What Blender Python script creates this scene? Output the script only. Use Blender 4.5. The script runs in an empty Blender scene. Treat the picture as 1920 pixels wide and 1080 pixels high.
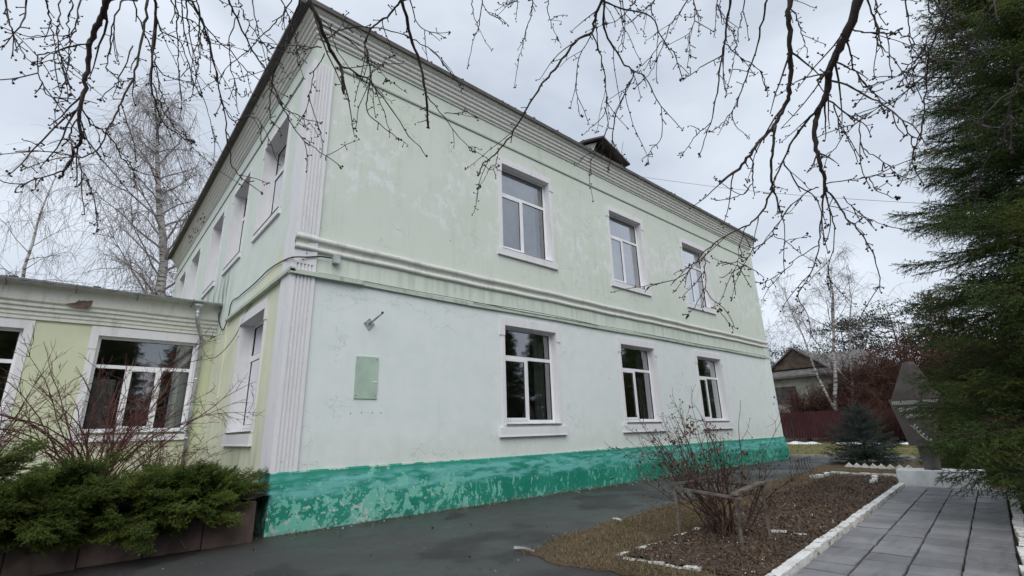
import bpy, bmesh, math, random
import numpy as np
from mathutils import Vector, Matrix

scene = bpy.context.scene
R_ = math.radians

# ------------------------------------------------------------------ camera
CAM = np.array([-2.714, -9.445, 1.55])
ROT = np.array([[0.7531, -0.1677, -0.6362], [-0.6573, -0.2330, -0.7167], [-0.0280, 0.9579, -0.2857]])
FPX = 903.6            # focal length in pixels of a 1920 wide picture
cam = bpy.data.cameras.new('camera')
cam.sensor_width = 36.0
cam.lens = 36.0 * FPX / 1920.0
cam.clip_start = 0.05
cam.clip_end = 3000
camo = bpy.data.objects.new('camera', cam)
scene.collection.objects.link(camo)
m4 = Matrix([list(ROT[i]) + [CAM[i]] for i in range(3)] + [[0, 0, 0, 1]])
camo.matrix_world = m4
scene.camera = camo

# ------------------------------------------------------------------ sky and sun (overcast)
SUN_EL, SUN_AZ = R_(48), R_(215)          # azimuth from +Y clockwise: light from behind the camera
world = bpy.data.worlds.new('World')
scene.world = world
world.use_nodes = True
wn, wl = world.node_tree.nodes, world.node_tree.links
wn.clear()
wo = wn.new('ShaderNodeOutputWorld')
bg = wn.new('ShaderNodeBackground')
sky = wn.new('ShaderNodeTexSky')
sky.sky_type = 'NISHITA'
sky.sun_disc = False
sky.sun_elevation = SUN_EL
sky.sun_rotation = SUN_AZ
sky.dust_density = 3.0
sk = wn.new('ShaderNodeVectorMath'); sk.operation = 'SCALE'; sk.inputs['Scale'].default_value = 0.10
wl.new(sky.outputs[0], sk.inputs[0])
tc = wn.new('ShaderNodeTexCoord')
mp = wn.new('ShaderNodeMapping'); mp.inputs['Scale'].default_value = (1.0, 1.0, 2.2)
wl.new(tc.outputs['Generated'], mp.inputs[0])
nz = wn.new('ShaderNodeTexNoise'); nz.inputs['Scale'].default_value = 2.1; nz.inputs['Detail'].default_value = 5
nz.inputs['Roughness'].default_value = 0.5; nz.inputs['Distortion'].default_value = 0.3
wl.new(mp.outputs[0], nz.inputs['Vector'])
rp = wn.new('ShaderNodeValToRGB')
rp.color_ramp.elements[0].position = 0.32; rp.color_ramp.elements[0].color = (0.465, 0.52, 0.605, 1)
rp.color_ramp.elements[1].position = 0.66; rp.color_ramp.elements[1].color = (0.70, 0.755, 0.83, 1)
wl.new(nz.outputs['Fac'], rp.inputs[0])
mx = wn.new('ShaderNodeMix'); mx.data_type = 'RGBA'; mx.inputs['Factor'].default_value = 0.88
wl.new(sk.outputs[0], mx.inputs[6]); wl.new(rp.outputs[0], mx.inputs[7])
wl.new(mx.outputs[2], bg.inputs['Color'])
bg.inputs['Strength'].default_value = 0.92
wl.new(bg.outputs[0], wo.inputs[0])

sun = bpy.data.lights.new('sun', 'SUN')
sun.energy = 1.4
sun.angle = R_(55)
sun.color = (1.0, 0.97, 0.93)
suno = bpy.data.objects.new('sun', sun)
scene.collection.objects.link(suno)
sd = Vector((math.sin(SUN_AZ) * math.cos(SUN_EL), math.cos(SUN_AZ) * math.cos(SUN_EL), math.sin(SUN_EL)))
suno.rotation_euler = sd.to_track_quat('Z', 'Y').to_euler()
suno.location = (-20, -30, 40)

scene.view_settings.view_transform = 'Standard'
scene.view_settings.look = 'None'
scene.view_settings.exposure = 0.48
scene.view_settings.gamma = 1.0
scene.view_settings.use_curve_mapping = False
scene.cycles.max_bounces = 6
scene.cycles.transparent_max_bounces = 12

# ------------------------------------------------------------------ helpers
rng = np.random.default_rng(7)
random.seed(7)
WORG = {}

def ray(px, py):
    v = np.array([px - 960.0, -(py - 540.0), -FPX])
    return ROT @ (v / np.linalg.norm(v))
def on_y(px, py, y0=0.0):
    r = ray(px, py); return CAM + r * (y0 - CAM[1]) / r[1]
def on_x(px, py, x0=0.0):
    r = ray(px, py); return CAM + r * (x0 - CAM[0]) / r[0]
def on_z(px, py, z0=0.0):
    r = ray(px, py); return CAM + r * (z0 - CAM[2]) / r[2]
def at_d(px, py, d):
    return CAM + ray(px, py) * d

def tag(o, label=None, cat=None, group=None, kind=None):
    if label: o['label'] = label
    if cat: o['category'] = cat
    if group: o['group'] = group
    if kind: o['kind'] = kind
    return o

def worg(p):
    return np.array(WORG.get(p.name, (0, 0, 0)), float) if p is not None else np.zeros(3)

def link(o, parent=None, loc=None):
    scene.collection.objects.link(o)
    w = np.zeros(3) if loc is None else np.array(loc, float)
    if parent is not None:
        o.parent = parent
        o.location = w - worg(parent)
    else:
        o.location = w
    WORG[o.name] = tuple(w)
    return o

def empty(name, loc, label=None, cat=None, group=None):
    o = bpy.data.objects.new(name, None)
    o.empty_display_size = 0.2
    link(o, None, loc)
    return tag(o, label, cat, group)

class MB:
    def __init__(s):
        s.v = []; s.q = []; s.t = []; s.n = 0
    def add(s, v, q=None, t=None):
        v = np.asarray(v, float).reshape(-1, 3)
        if q is not None and len(q): s.q.append(np.asarray(q, int).reshape(-1, 4) + s.n)
        if t is not None and len(t): s.t.append(np.asarray(t, int).reshape(-1, 3) + s.n)
        s.v.append(v); s.n += len(v)
        return s
    def box(s, x0, x1, y0, y1, z0, z1):
        v = [(x, y, z) for z in (z0, z1) for y in (y0, y1) for x in (x0, x1)]
        return s.add(v, [(0, 2, 3, 1), (4, 5, 7, 6), (0, 1, 5, 4), (2, 6, 7, 3), (0, 4, 6, 2), (1, 3, 7, 5)])
    def hexa(s, v):      # 8 points ordered like box
        return s.add(v, [(0, 2, 3, 1), (4, 5, 7, 6), (0, 1, 5, 4), (2, 6, 7, 3), (0, 4, 6, 2), (1, 3, 7, 5)])
    def fbox(s, fr, u0, u1, z0, z1, d0, d1):
        v = [fr(u, z, d) for d in (d0, d1) for z in (z0, z1) for u in (u0, u1)]
        return s.hexa(v)
    def quad(s, a, b, c, d):
        return s.add([a, b, c, d], [(0, 1, 2, 3)])
    def sweep(s, profile, path, closed=False):
        """profile: function giving ring k of points; path: list of rings"""
        rings = [np.asarray(r, float) for r in path]
        k = len(rings[0]); vs = np.concatenate(rings); qs = []
        for i in range(len(rings) - 1):
            for j in range(k if closed else k - 1):
                a = i * k + j; b = i * k + (j + 1) % k
                qs.append((a, b, b + k, a + k))
        return s.add(vs, qs)
    def tube(s, pts, rad, sides=5, cap=True):
        p = np.asarray(pts, float); n = len(p)
        r = np.asarray(rad, float)
        if r.ndim == 0: r = np.full(n, float(r))
        elif len(r) == 2 and n != 2: r = np.linspace(r[0], r[1], n)
        t = np.empty_like(p)
        t[1:-1] = p[2:] - p[:-2]; t[0] = p[1] - p[0]; t[-1] = p[-1] - p[-2]
        t /= np.linalg.norm(t, axis=1)[:, None] + 1e-9
        m = t.mean(0); ref = np.array([0, 0, 1.0]) if abs(m[2]) < 0.8 * np.linalg.norm(m) + 1e-9 else np.array([1.0, 0, 0])
        a = np.cross(t, ref); a /= np.linalg.norm(a, axis=1)[:, None] + 1e-9
        b = np.cross(t, a)
        ang = np.arange(sides) * 2 * math.pi / sides
        v = p[:, None, :] + r[:, None, None] * (np.cos(ang)[None, :, None] * a[:, None, :] + np.sin(ang)[None, :, None] * b[:, None, :])
        v = v.reshape(-1, 3)
        i = np.arange(n - 1)[:, None] * sides; j = np.arange(sides)[None, :]; j2 = (j + 1) % sides
        q = np.stack([i + j, i + j2, i + sides + j2, i + sides + j], -1).reshape(-1, 4)
        tt = None
        if cap:
            c = len(v); v = np.concatenate([v, p[-1:] , p[:1]])
            e = (n - 1) * sides
            tt = [(e + k, e + (k + 1) % sides, c) for k in range(sides)] + [((k + 1) % sides, k, c + 1) for k in range(sides)]
        return s.add(v, q, tt)
    def blob(s, c, r, sq=(1, 1, 1)):
        o = np.array([(1, 0, 0), (-1, 0, 0), (0, 1, 0), (0, -1, 0), (0, 0, 1), (0, 0, -1)], float) * np.array(sq) * r + np.asarray(c)
        return s.add(o, None, [(0, 2, 4), (2, 1, 4), (1, 3, 4), (3, 0, 4), (2, 0, 5), (1, 2, 5), (3, 1, 5), (0, 3, 5)])
    def mesh(s, name, mat=None, smooth=False, recalc=True):
        me = bpy.data.meshes.new(name)
        v = np.concatenate(s.v) if s.v else np.zeros((0, 3))
        q = np.concatenate(s.q) if s.q else np.zeros((0, 4), int)
        t = np.concatenate(s.t) if s.t else np.zeros((0, 3), int)
        me.vertices.add(len(v)); me.vertices.foreach_set('co', v.ravel())
        loops = np.concatenate([q.ravel(), t.ravel()])
        me.loops.add(len(loops)); me.loops.foreach_set('vertex_index', loops)
        st = np.concatenate([np.arange(len(q)) * 4, len(q) * 4 + np.arange(len(t)) * 3])
        me.polygons.add(len(q) + len(t)); me.polygons.foreach_set('loop_start', st)
        me.polygons.foreach_set('use_smooth', np.full(len(q) + len(t), bool(smooth)))
        me.update(calc_edges=True); me.validate()
        if recalc and len(q) + len(t) < 20000:
            bm = bmesh.new(); bm.from_mesh(me)
            bmesh.ops.recalc_face_normals(bm, faces=bm.faces[:]); bm.to_mesh(me); bm.free()
        if mat: me.materials.append(mat)
        return me
    def build(s, name, mat=None, parent=None, smooth=False, recalc=True, loc=None):
        o = bpy.data.objects.new(name, s.mesh(name, mat, smooth, recalc))
        return link(o, parent, loc)

def place(name, me, parent, loc, rot=(0, 0, 0), sc=1.0):
    o = bpy.data.objects.new(name, me)
    link(o, parent, loc)
    o.rotation_euler = rot
    o.scale = (sc, sc, sc) if np.isscalar(sc) else sc
    return o

def grow(p0, d0, length, n, wob, grav=0.0, r=rng):
    """a wandering polyline"""
    p = np.array(p0, float); d = np.array(d0, float); d /= np.linalg.norm(d)
    pts = [p.copy()]; st = length / n
    for _ in range(n):
        d = d + r.normal(0, wob, 3); d[2] += grav
        d /= np.linalg.norm(d); p = p + d * st; pts.append(p.copy())
    return np.array(pts)

# ------------------------------------------------------------------ materials
class NT:
    def __init__(s, name):
        s.m = bpy.data.materials.new(name); s.m.use_nodes = True
        s.t = s.m.node_tree; s.t.nodes.clear()
        s.out = s.n('ShaderNodeOutputMaterial')
        s.pos = None
    def n(s, ty, **k):
        x = s.t.nodes.new(ty)
        for a, b in k.items(): setattr(x, a, b)
        return x
    def l(s, a, b): s.t.links.new(a, b)
    def setin(s, node, key, val):
        if hasattr(val, 'is_linked') or hasattr(val, 'links'): s.l(val, node.inputs[key])
        else:
            if isinstance(val, tuple) and len(val) == 3 and node.inputs[key].type == 'RGBA': val = val + (1,)
            node.inputs[key].default_value = val
    def P(s):
        if s.pos is None: s.pos = s.n('ShaderNodeNewGeometry').outputs['Position']
        return s.pos
    def obj(s): return s.n('ShaderNodeTexCoord').outputs['Object']
    def map(s, vec, scale=(1, 1, 1), loc=(0, 0, 0)):
        x = s.n('ShaderNodeMapping'); x.inputs['Scale'].default_value = scale; x.inputs['Location'].default_value = loc
        s.l(vec, x.inputs[0]); return x.outputs[0]
    def noise(s, vec, scale, detail=4, rough=0.55, dist=0.0):
        x = s.n('ShaderNodeTexNoise'); s.l(vec, x.inputs['Vector'])
        x.inputs['Scale'].default_value = scale; x.inputs['Detail'].default_value = detail
        x.inputs['Roughness'].default_value = rough; x.inputs['Distortion'].default_value = dist
        return x.outputs['Fac']
    def vor(s, vec, scale, feat='F1'):
        x = s.n('ShaderNodeTexVoronoi', feature=feat); s.l(vec, x.inputs['Vector']); x.inputs['Scale'].default_value = scale
        return x.outputs['Distance']
    def ss(s, val, a, b):      # smooth step
        x = s.n('ShaderNodeMapRange', interpolation_type='SMOOTHSTEP')
        s.setin(x, 'Value', val); x.inputs['From Min'].default_value = a; x.inputs['From Max'].default_value = b
        return x.outputs['Result']
    def math(s, op, a, b=0.0, clamp=False):
        x = s.n('ShaderNodeMath', operation=op, use_clamp=clamp); s.setin(x, 0, a); s.setin(x, 1, b); return x.outputs[0]
    def mix(s, f, a, b, mode='MIX'):
        x = s.n('ShaderNodeMix', data_type='RGBA', blend_type=mode)
        s.setin(x, 0, f); s.setin(x, 6, a); s.setin(x, 7, b); return x.outputs[2]
    def xyz(s, vec=None):
        x = s.n('ShaderNodeSeparateXYZ'); s.l(vec if vec is not None else s.P(), x.inputs[0]); return x.outputs
    def rand(s): return s.n('ShaderNodeObjectInfo').outputs['Random']
    def bump(s, h, strength=0.4, dist=0.01):
        x = s.n('ShaderNodeBump'); s.l(h, x.inputs['Height']); x.inputs['Strength'].default_value = strength; x.inputs['Distance'].default_value = dist
        return x.outputs[0]
    def pr(s, col, rough=0.7, bump=None, spec=0.3, metal=0.0):
        x = s.n('ShaderNodeBsdfPrincipled')
        s.setin(x, 'Base Color', col); s.setin(x, 'Roughness', rough); x.inputs['Specular IOR Level'].default_value = spec
        x.inputs['Metallic'].default_value = metal
        if bump is not None: s.l(bump, x.inputs['Normal'])
        s.l(x.outputs[0], s.out.inputs['Surface'])
        return s.m

MAT = {}
def simple(name, col, rough=0.6, var=0.25, scale=8.0, spec=0.3, metal=0.0, bump=0.15, dist=0.004, rnd=0.0, bscale=None):
    k = NT(name)
    nn = k.noise(k.P(), scale, 5)
    c1 = tuple(max(0, c * (1 - var)) for c in col); c2 = tuple(min(1, c * (1 + var)) for c in col)
    c = k.mix(k.ss(nn, 0.3, 0.7), c1, c2)
    if rnd:
        c = k.mix(k.math('MULTIPLY', k.rand(), rnd), c, tuple(x * 0.35 for x in col))
    b = k.bump(k.noise(k.P(), bscale or scale * 6, 4), bump, dist) if bump else None
    MAT[name] = k.pr(c, rough, b, spec, metal)
    return MAT[name]

def wall_front():
    k = NT('wall_front'); P = k.P(); x, y, z = k.xyz()
    big = k.noise(P, 0.45, 3); mid = k.noise(P, 2.2, 5, 0.6); fine = k.noise(P, 11, 5, 0.65)
    streak = k.noise(k.map(P, (5.5, 5.5, 0.45)), 1.0, 5, 0.6)
    low = k.mix(k.ss(mid, 0.25, 0.75), (0.68, 0.75, 0.74), (0.735, 0.785, 0.775))
    lowg = k.mix(k.ss(k.math('ADD', z, k.math('MULTIPLY', mid, 1.4)), 2.6, 1.4), low, (0.645, 0.70, 0.655))
    # scuffs close above the plinth
    sc = k.math('MULTIPLY', k.ss(fine, 0.60, 0.68), k.ss(z, 1.55, 1.0))
    lowg = k.mix(k.math('MULTIPLY', sc, 0.55), lowg, (0.36, 0.38, 0.33))
    up = k.mix(k.ss(big, 0.3, 0.7), (0.60, 0.665, 0.588), (0.65, 0.70, 0.635))
    up = k.mix(k.math('MULTIPLY', k.ss(streak, 0.5, 0.75), 0.28), up, (0.47, 0.53, 0.45))
    # worn patches where the older pale paint shows
    pz = k.math('MULTIPLY', k.ss(k.noise(k.map(P, (0.5, 0.5, 0.75), (3.1, 0, 1.7)), 1.0, 2), 0.40, 0.54), k.ss(k.noise(k.map(P, (3.4, 3.4, 2.4)), 1.0, 7, 0.70), 0.48, 0.57))
    pz = k.math('MULTIPLY', pz, k.ss(z, 5.6, 6.6)); pz = k.math('MULTIPLY', pz, k.ss(z, 9.4, 8.2))
    up = k.mix(k.math('MULTIPLY', pz, 0.70), up, (0.765, 0.775, 0.80))
    # damp darker band below the belt moulding
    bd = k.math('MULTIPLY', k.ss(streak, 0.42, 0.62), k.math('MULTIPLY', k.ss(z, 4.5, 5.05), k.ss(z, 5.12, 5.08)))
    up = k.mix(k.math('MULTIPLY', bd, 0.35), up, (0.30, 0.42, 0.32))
    edge = k.math('ADD', z, k.math('MULTIPLY', k.math('SUBTRACT', fine, 0.5), 0.03))
    col = k.mix(k.ss(edge, 4.625, 4.64), lowg, up)
    dirt = k.math('MULTIPLY', k.ss(streak, 0.55, 0.8), 0.16)
    col = k.mix(dirt, col, (0.33, 0.39, 0.34))
    # hairline cracks in the render and small scuffs
    cn = k.math('ABSOLUTE', k.math('SUBTRACT', k.noise(k.map(P, (1.0, 1.0, 1.6), (5, 1, 2)), 0.9, 8, 0.62), 0.5))
    ck = k.math('MULTIPLY', k.ss(cn, 0.0045, 0.0015), k.ss(k.noise(P, 0.6, 2), 0.50, 0.60))
    col = k.mix(k.math('MULTIPLY', ck, 0.55), col, (0.27, 0.29, 0.26))
    sf = k.math('MULTIPLY', k.ss(k.noise(k.map(P, (1.6, 1.6, 14), (1, 7, 3)), 1.0, 5, 0.7), 0.64, 0.70), k.ss(k.noise(P, 0.8, 2), 0.5, 0.62))
    col = k.mix(k.math('MULTIPLY', sf, 0.30), col, (0.42, 0.47, 0.45))
    h = k.math('ADD', k.math('MULTIPLY', k.noise(P, 3.0, 6, 0.6), 1.0), k.math('MULTIPLY', pz, -0.25))
    MAT['wall_front'] = k.pr(col, 0.75, k.bump(h, 0.35, 0.012), 0.2)

def wall_side():
    k = NT('wall_side'); P = k.P(); x, y, z = k.xyz()
    mid = k.noise(P, 1.6, 5, 0.6); streak = k.noise(k.map(P, (4, 4, 0.4)), 1.0, 5, 0.6); fine = k.noise(P, 10, 5, 0.65)
    yel = k.mix(k.ss(mid, 0.3, 0.7), (0.64, 0.67, 0.50), (0.70, 0.72, 0.57))
    grn = k.mix(k.ss(mid, 0.3, 0.7), (0.62, 0.685, 0.63), (0.67, 0.73, 0.68))
    e = k.math('ADD', k.math('ADD', z, k.math('MULTIPLY', y, 0.16)), k.math('MULTIPLY', mid, 0.3))
    col = k.mix(k.ss(e, 5.55, 5.75), yel, grn)
    # mould where the annex roof meets the wall
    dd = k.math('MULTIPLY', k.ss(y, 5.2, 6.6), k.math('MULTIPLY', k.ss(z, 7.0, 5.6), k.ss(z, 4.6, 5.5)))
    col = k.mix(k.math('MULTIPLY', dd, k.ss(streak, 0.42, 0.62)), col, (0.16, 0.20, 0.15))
    low = k.math('MULTIPLY', k.ss(z, 2.2, 1.0), k.ss(streak, 0.4, 0.7))
    col = k.mix(k.math('MULTIPLY', low, 0.5), col, (0.34, 0.40, 0.27))
    col = k.mix(k.math('MULTIPLY', k.ss(streak, 0.55, 0.8), 0.2), col, (0.35, 0.42, 0.32))
    MAT['wall_side'] = k.pr(col, 0.75, k.bump(k.noise(P, 3.0, 6, 0.6), 0.35, 0.012), 0.2)

def wall_annex():
    k = NT('wall_annex'); P = k.P(); x, y, z = k.xyz()
    mid = k.noise(P, 1.8, 5, 0.6); streak = k.noise(k.map(P, (5, 5, 0.5)), 1.0, 5, 0.6)
    col = k.mix(k.ss(mid, 0.3, 0.7), (0.57, 0.61, 0.42), (0.63, 0.66, 0.49))
    col = k.mix(k.math('MULTIPLY', k.ss(streak, 0.5, 0.8), 0.25), col, (0.36, 0.42, 0.28))
    MAT['wall_annex'] = k.pr(col, 0.8, k.bump(k.noise(P, 4.0, 6, 0.6), 0.3, 0.01), 0.2)

def plinth_mat():
    k = NT('plinth_paint'); P = k.P(); x, y, z = k.xyz()
    n1 = k.noise(P, 0.9, 3); n2 = k.mix(k.ss(x, 2.0, 5.5), k.noise(P, 4.6, 9, 0.66, 0.25), k.noise(k.map(P, (12, 12, 5)), 1.0, 7, 0.68)); n3 = k.noise(k.map(P, (2.2, 2.2, 9)), 1.0, 5, 0.6)
    n4 = k.noise(P, 20, 5, 0.6)
    base = k.mix(k.ss(n1, 0.35, 0.65), (0.010, 0.20, 0.135), (0.024, 0.265, 0.19))
    # faded bluish band in the upper half
    band = k.math('MULTIPLY', k.ss(k.math('ADD', z, k.math('MULTIPLY', n3, 0.35)), 0.60, 0.80), k.ss(z, 0.97, 0.82))
    base = k.mix(k.math('MULTIPLY', band, k.ss(n3, 0.36, 0.60)), base, (0.14, 0.43, 0.40))
    # flaked paint, more of it near the corner and low down
    thr = k.math('ADD', k.math('ADD', k.math('MULTIPLY', k.ss(x, 0.5, 8.0), 0.085), k.math('MULTIPLY', k.ss(z, 0.40, 0.80), 0.10)), k.math('MULTIPLY', k.math('SUBTRACT', n1, 0.5), -0.22))
    fl = k.ss(k.math('SUBTRACT', n2, thr), 0.485, 0.498)
    base = k.mix(k.math('MULTIPLY', fl, 0.92), base, (0.17, 0.50, 0.40))
    fl2 = k.ss(k.math('SUBTRACT', k.noise(k.map(P, (9, 9, 9), (4, 2, 1)), 1.0, 7, 0.65), thr), 0.575, 0.59)
    base = k.mix(k.math('MULTIPLY', fl2, 0.85), base, (0.44, 0.56, 0.50))
    # bare grey chips along the foot
    ch = k.math('MULTIPLY', k.ss(n4, 0.56, 0.60), k.ss(z, 0.16, 0.02))
    base = k.mix(k.math('MULTIPLY', ch, 0.8), base, (0.32, 0.34, 0.31))
    tp = k.math('MULTIPLY', k.ss(n2, 0.46, 0.52), k.ss(z, 0.955, 0.985))
    base = k.mix(tp, base, (0.42, 0.44, 0.40))
    sp_ = k.math('MULTIPLY', k.ss(k.noise(P, 9, 6, 0.7), 0.48, 0.62), k.ss(k.math('ADD', z, k.math('MULTIPLY', n1, 0.2)), 0.24, 0.06))
    base = k.mix(k.math('MULTIPLY', sp_, 0.6), base, (0.06, 0.075, 0.062))
    h = k.math('ADD', k.math('MULTIPLY', fl, -0.8), k.noise(P, 5, 6))
    MAT['plinth'] = k.pr(base, 0.62, k.bump(h, 0.45, 0.010), 0.3)

def trim_mat(name, col, dirt=0.3, dcol=(0.30, 0.31, 0.28)):
    k = NT(name); P = k.P()
    s1 = k.noise(k.map(P, (6, 6, 1.0)), 1.0, 6, 0.65); s2 = k.noise(P, 16, 5, 0.6)
    c = k.mix(k.math('MULTIPLY', k.ss(s1, 0.48, 0.78), dirt), col, dcol)
    c = k.mix(k.math('MULTIPLY', k.ss(s2, 0.60, 0.68), dirt * 0.9), c, tuple(v * 1.15 for v in dcol))
    MAT[name] = k.pr(c, 0.7, k.bump(k.noise(P, 9, 6), 0.3, 0.006), 0.2)

def glass_mat():
    k = NT('window_glass')
    fr = k.n('ShaderNodeFresnel'); fr.inputs['IOR'].default_value = 1.5
    fac = k.math('MULTIPLY', fr.outputs[0], 5.5, True)
    tr = k.n('ShaderNodeBsdfTransparent'); tr.inputs[0].default_value = (0.72, 0.76, 0.76, 1)
    gl = k.n('ShaderNodeBsdfGlossy'); gl.inputs['Roughness'].default_value = 0.0; gl.inputs['Color'].default_value = (0.95, 0.97, 1, 1)
    bm_ = k.n('ShaderNodeBump'); bm_.inputs['Strength'].default_value = 0.03; bm_.inputs['Distance'].default_value = 0.02
    k.l(k.noise(k.P(), 1.3, 2), bm_.inputs['Height']); k.l(bm_.outputs[0], gl.inputs['Normal'])
    ms = k.n('ShaderNodeMixShader'); k.l(fac, ms.inputs[0]); k.l(tr.outputs[0], ms.inputs[1]); k.l(gl.outputs[0], ms.inputs[2])
    k.l(ms.outputs[0], k.out.inputs['Surface']); MAT['glass'] = k.m

def asphalt_mat():
    k_off = 3.3; k = NT('asphalt_wet'); P = k.P(); x, y, z = k.xyz()
    g = k.noise(P, 90, 3, 0.7); m = k.noise(P, 1.1, 5, 0.6); b = k.noise(P, 0.28, 3)
    c = k.mix(k.ss(m, 0.3, 0.7), (0.030, 0.031, 0.032), (0.050, 0.050, 0.050))
    c = k.mix(k.math('MULTIPLY', k.ss(k.math('ADD', b, k.math('MULTIPLY', k.noise(P, 7, 4), 0.03)), 0.508, 0.522), 0.7), c, (0.066, 0.066, 0.064))
    c = k.mix(k.math('MULTIPLY', k.ss(g, 0.60, 0.72), 0.5), c, (0.15, 0.15, 0.145))
    # brown grit close to the wall foot
    c = k.mix(k.math('MULTIPLY', k.ss(k.math('ADD', y, k.math('MULTIPLY', m, 1.2)), -0.5, 0.5), 0.6), c, (0.050, 0.040, 0.032))
    wet = k.ss(k.noise(P, 0.55, 4, 0.55), 0.40, 0.62)
    ro = k.math('ADD', k.math('MULTIPLY', wet, -0.26), 0.62)
    g2 = k.noise(P, 34, 4, 0.8)
    c = k.mix(k.math('MULTIPLY', k.ss(g2, 0.55, 0.66), 0.6), c, (0.012, 0.012, 0.012))
    c = k.mix(k.math('MULTIPLY', k.ss(k.noise(k.map(P, (1, 1, 1), (9, 4, 0)), 42, 3, 0.7), 0.66, 0.72), 0.6), c, (0.20, 0.195, 0.185))
    c = k.mix(k.math('MULTIPLY', k.ss(k.noise(k.map(P, (1, 1, 1), (2, 8, 0)), 20, 5, 0.75), 0.56, 0.68), 0.5), c, (0.105, 0.103, 0.098))
    MAT['asphalt'] = k.pr(c, ro, k.bump(k.math('ADD', k.noise(P, 55, 5, 0.8), k.math('MULTIPLY', k.noise(P, 16, 4, 0.7), 0.8)), 1.0, 0.012), 0.26)

def ground_mats():
    k = NT('lawn_ground'); P = k.P()
    a = k.noise(P, 0.25, 4); b = k.noise(P, 6, 5)
    c = k.mix(k.ss(a, 0.35, 0.65), (0.13, 0.135, 0.05), (0.19, 0.165, 0.075))
    c = k.mix(k.ss(b, 0.4, 0.7), c, (0.10, 0.09, 0.045))
    MAT['lawn'] = k.pr(c, 0.95, k.bump(b, 0.8, 0.03), 0.1)
    k = NT('dry_turf'); P = k.P()
    a = k.noise(P, 1.3, 4); b = k.noise(P, 22, 5)
    c = k.mix(k.ss(a, 0.35, 0.65), (0.085, 0.064, 0.040), (0.13, 0.098, 0.058))
    c = k.mix(k.ss(b, 0.45, 0.7), c, (0.05, 0.040, 0.026))
    MAT['turf'] = k.pr(c, 0.95, k.bump(b, 0.9, 0.02), 0.1)
    k = NT('bed_soil'); P = k.P()
    a = k.noise(P, 2.1, 5, 0.6); b = k.noise(P, 30, 5, 0.7)
    c = k.mix(k.ss(a, 0.35, 0.65), (0.052, 0.038, 0.030), (0.085, 0.062, 0.048))
    c = k.mix(k.ss(b, 0.52, 0.68), c, (0.14, 0.11, 0.085))
    MAT['soil'] = k.pr(c, 0.95, k.bump(b, 1.0, 0.025), 0.15)
    k = NT('wet_snow'); P = k.P()
    c = k.mix(k.ss(k.noise(P, 3, 5), 0.4, 0.7), (0.78, 0.80, 0.83), (0.55, 0.55, 0.54))
    MAT['snow'] = k.pr(c, 0.6, k.bump(k.noise(P, 5, 5), 0.6, 0.05), 0.3)

def blade_mat(name, c1, c2, c3=None, scale=3.0, rough=0.7, rnd=0.3):
    k = NT(name); P = k.P()
    f = k.n('ShaderNodeNewGeometry').outputs['Random Per Island']
    c = k.mix(f, c1, c2)
    if c3: c = k.mix(k.ss(k.noise(P, scale, 3), 0.45, 0.65), c, c3)
    if rnd: c = k.mix(k.math('MULTIPLY', k.rand(), rnd), c, tuple(v * 0.4 for v in c1))
    MAT[name] = k.pr(c, rough, None, 0.2)

def bark_birch():
    k = NT('birch_bark'); P = k.P()
    n = k.noise(k.map(P, (1.2, 1.2, 5)), 1.6, 5, 0.65)
    c = k.mix(k.ss(n, 0.47, 0.60), (0.46, 0.44, 0.42), (0.09, 0.08, 0.072))
    MAT['birch_bark'] = k.pr(c, 0.85, k.bump(n, 0.5, 0.02), 0.2)

def tile_mat():
    k = NT('paving_concrete'); P = k.P()
    a = k.noise(P, 1.7, 5, 0.6); b = k.noise(k.map(P, (1.5, 9, 9)), 1.0, 5, 0.6); g = k.noise(P, 60, 4, 0.7)
    c = k.mix(k.ss(a, 0.3, 0.7), (0.155, 0.155, 0.162), (0.235, 0.235, 0.24))
    c = k.mix(k.math('MULTIPLY', k.ss(b, 0.5, 0.7), 0.5), c, (0.085, 0.085, 0.09))
    c = k.mix(k.math('MULTIPLY', k.rand(), 0.55), c, (0.085, 0.085, 0.092))
    c = k.mix(k.math('MULTIPLY', k.ss(g, 0.58, 0.7), 0.3), c, (0.27, 0.27, 0.26))
    ro = k.math('ADD', k.math('MULTIPLY', k.ss(k.noise(P, 1.0, 4), 0.4, 0.6), -0.25), 0.6)
    MAT['tile'] = k.pr(c, ro, k.bump(k.noise(P, 40, 5), 0.4, 0.005), 0.35)

def brick_white():
    k = NT('whitewashed_brick'); P = k.P()
    n = k.noise(P, 14, 6, 0.65); n2 = k.noise(P, 5, 4)
    c = k.mix(k.ss(n2, 0.3, 0.7), (0.62, 0.62, 0.60), (0.72, 0.72, 0.71))
    c = k.mix(k.ss(k.math('ADD', n, k.math('MULTIPLY', k.rand(), 0.10)), 0.60, 0.68), c, (0.20, 0.18, 0.15))
    c = k.mix(k.math('MULTIPLY', k.ss(k.noise(P, 3.0, 5, 0.7), 0.48, 0.66), 0.45), c, (0.30, 0.28, 0.25))
    MAT['brick_white'] = k.pr(c, 0.85, k.bump(n, 0.6, 0.008), 0.15)

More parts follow.
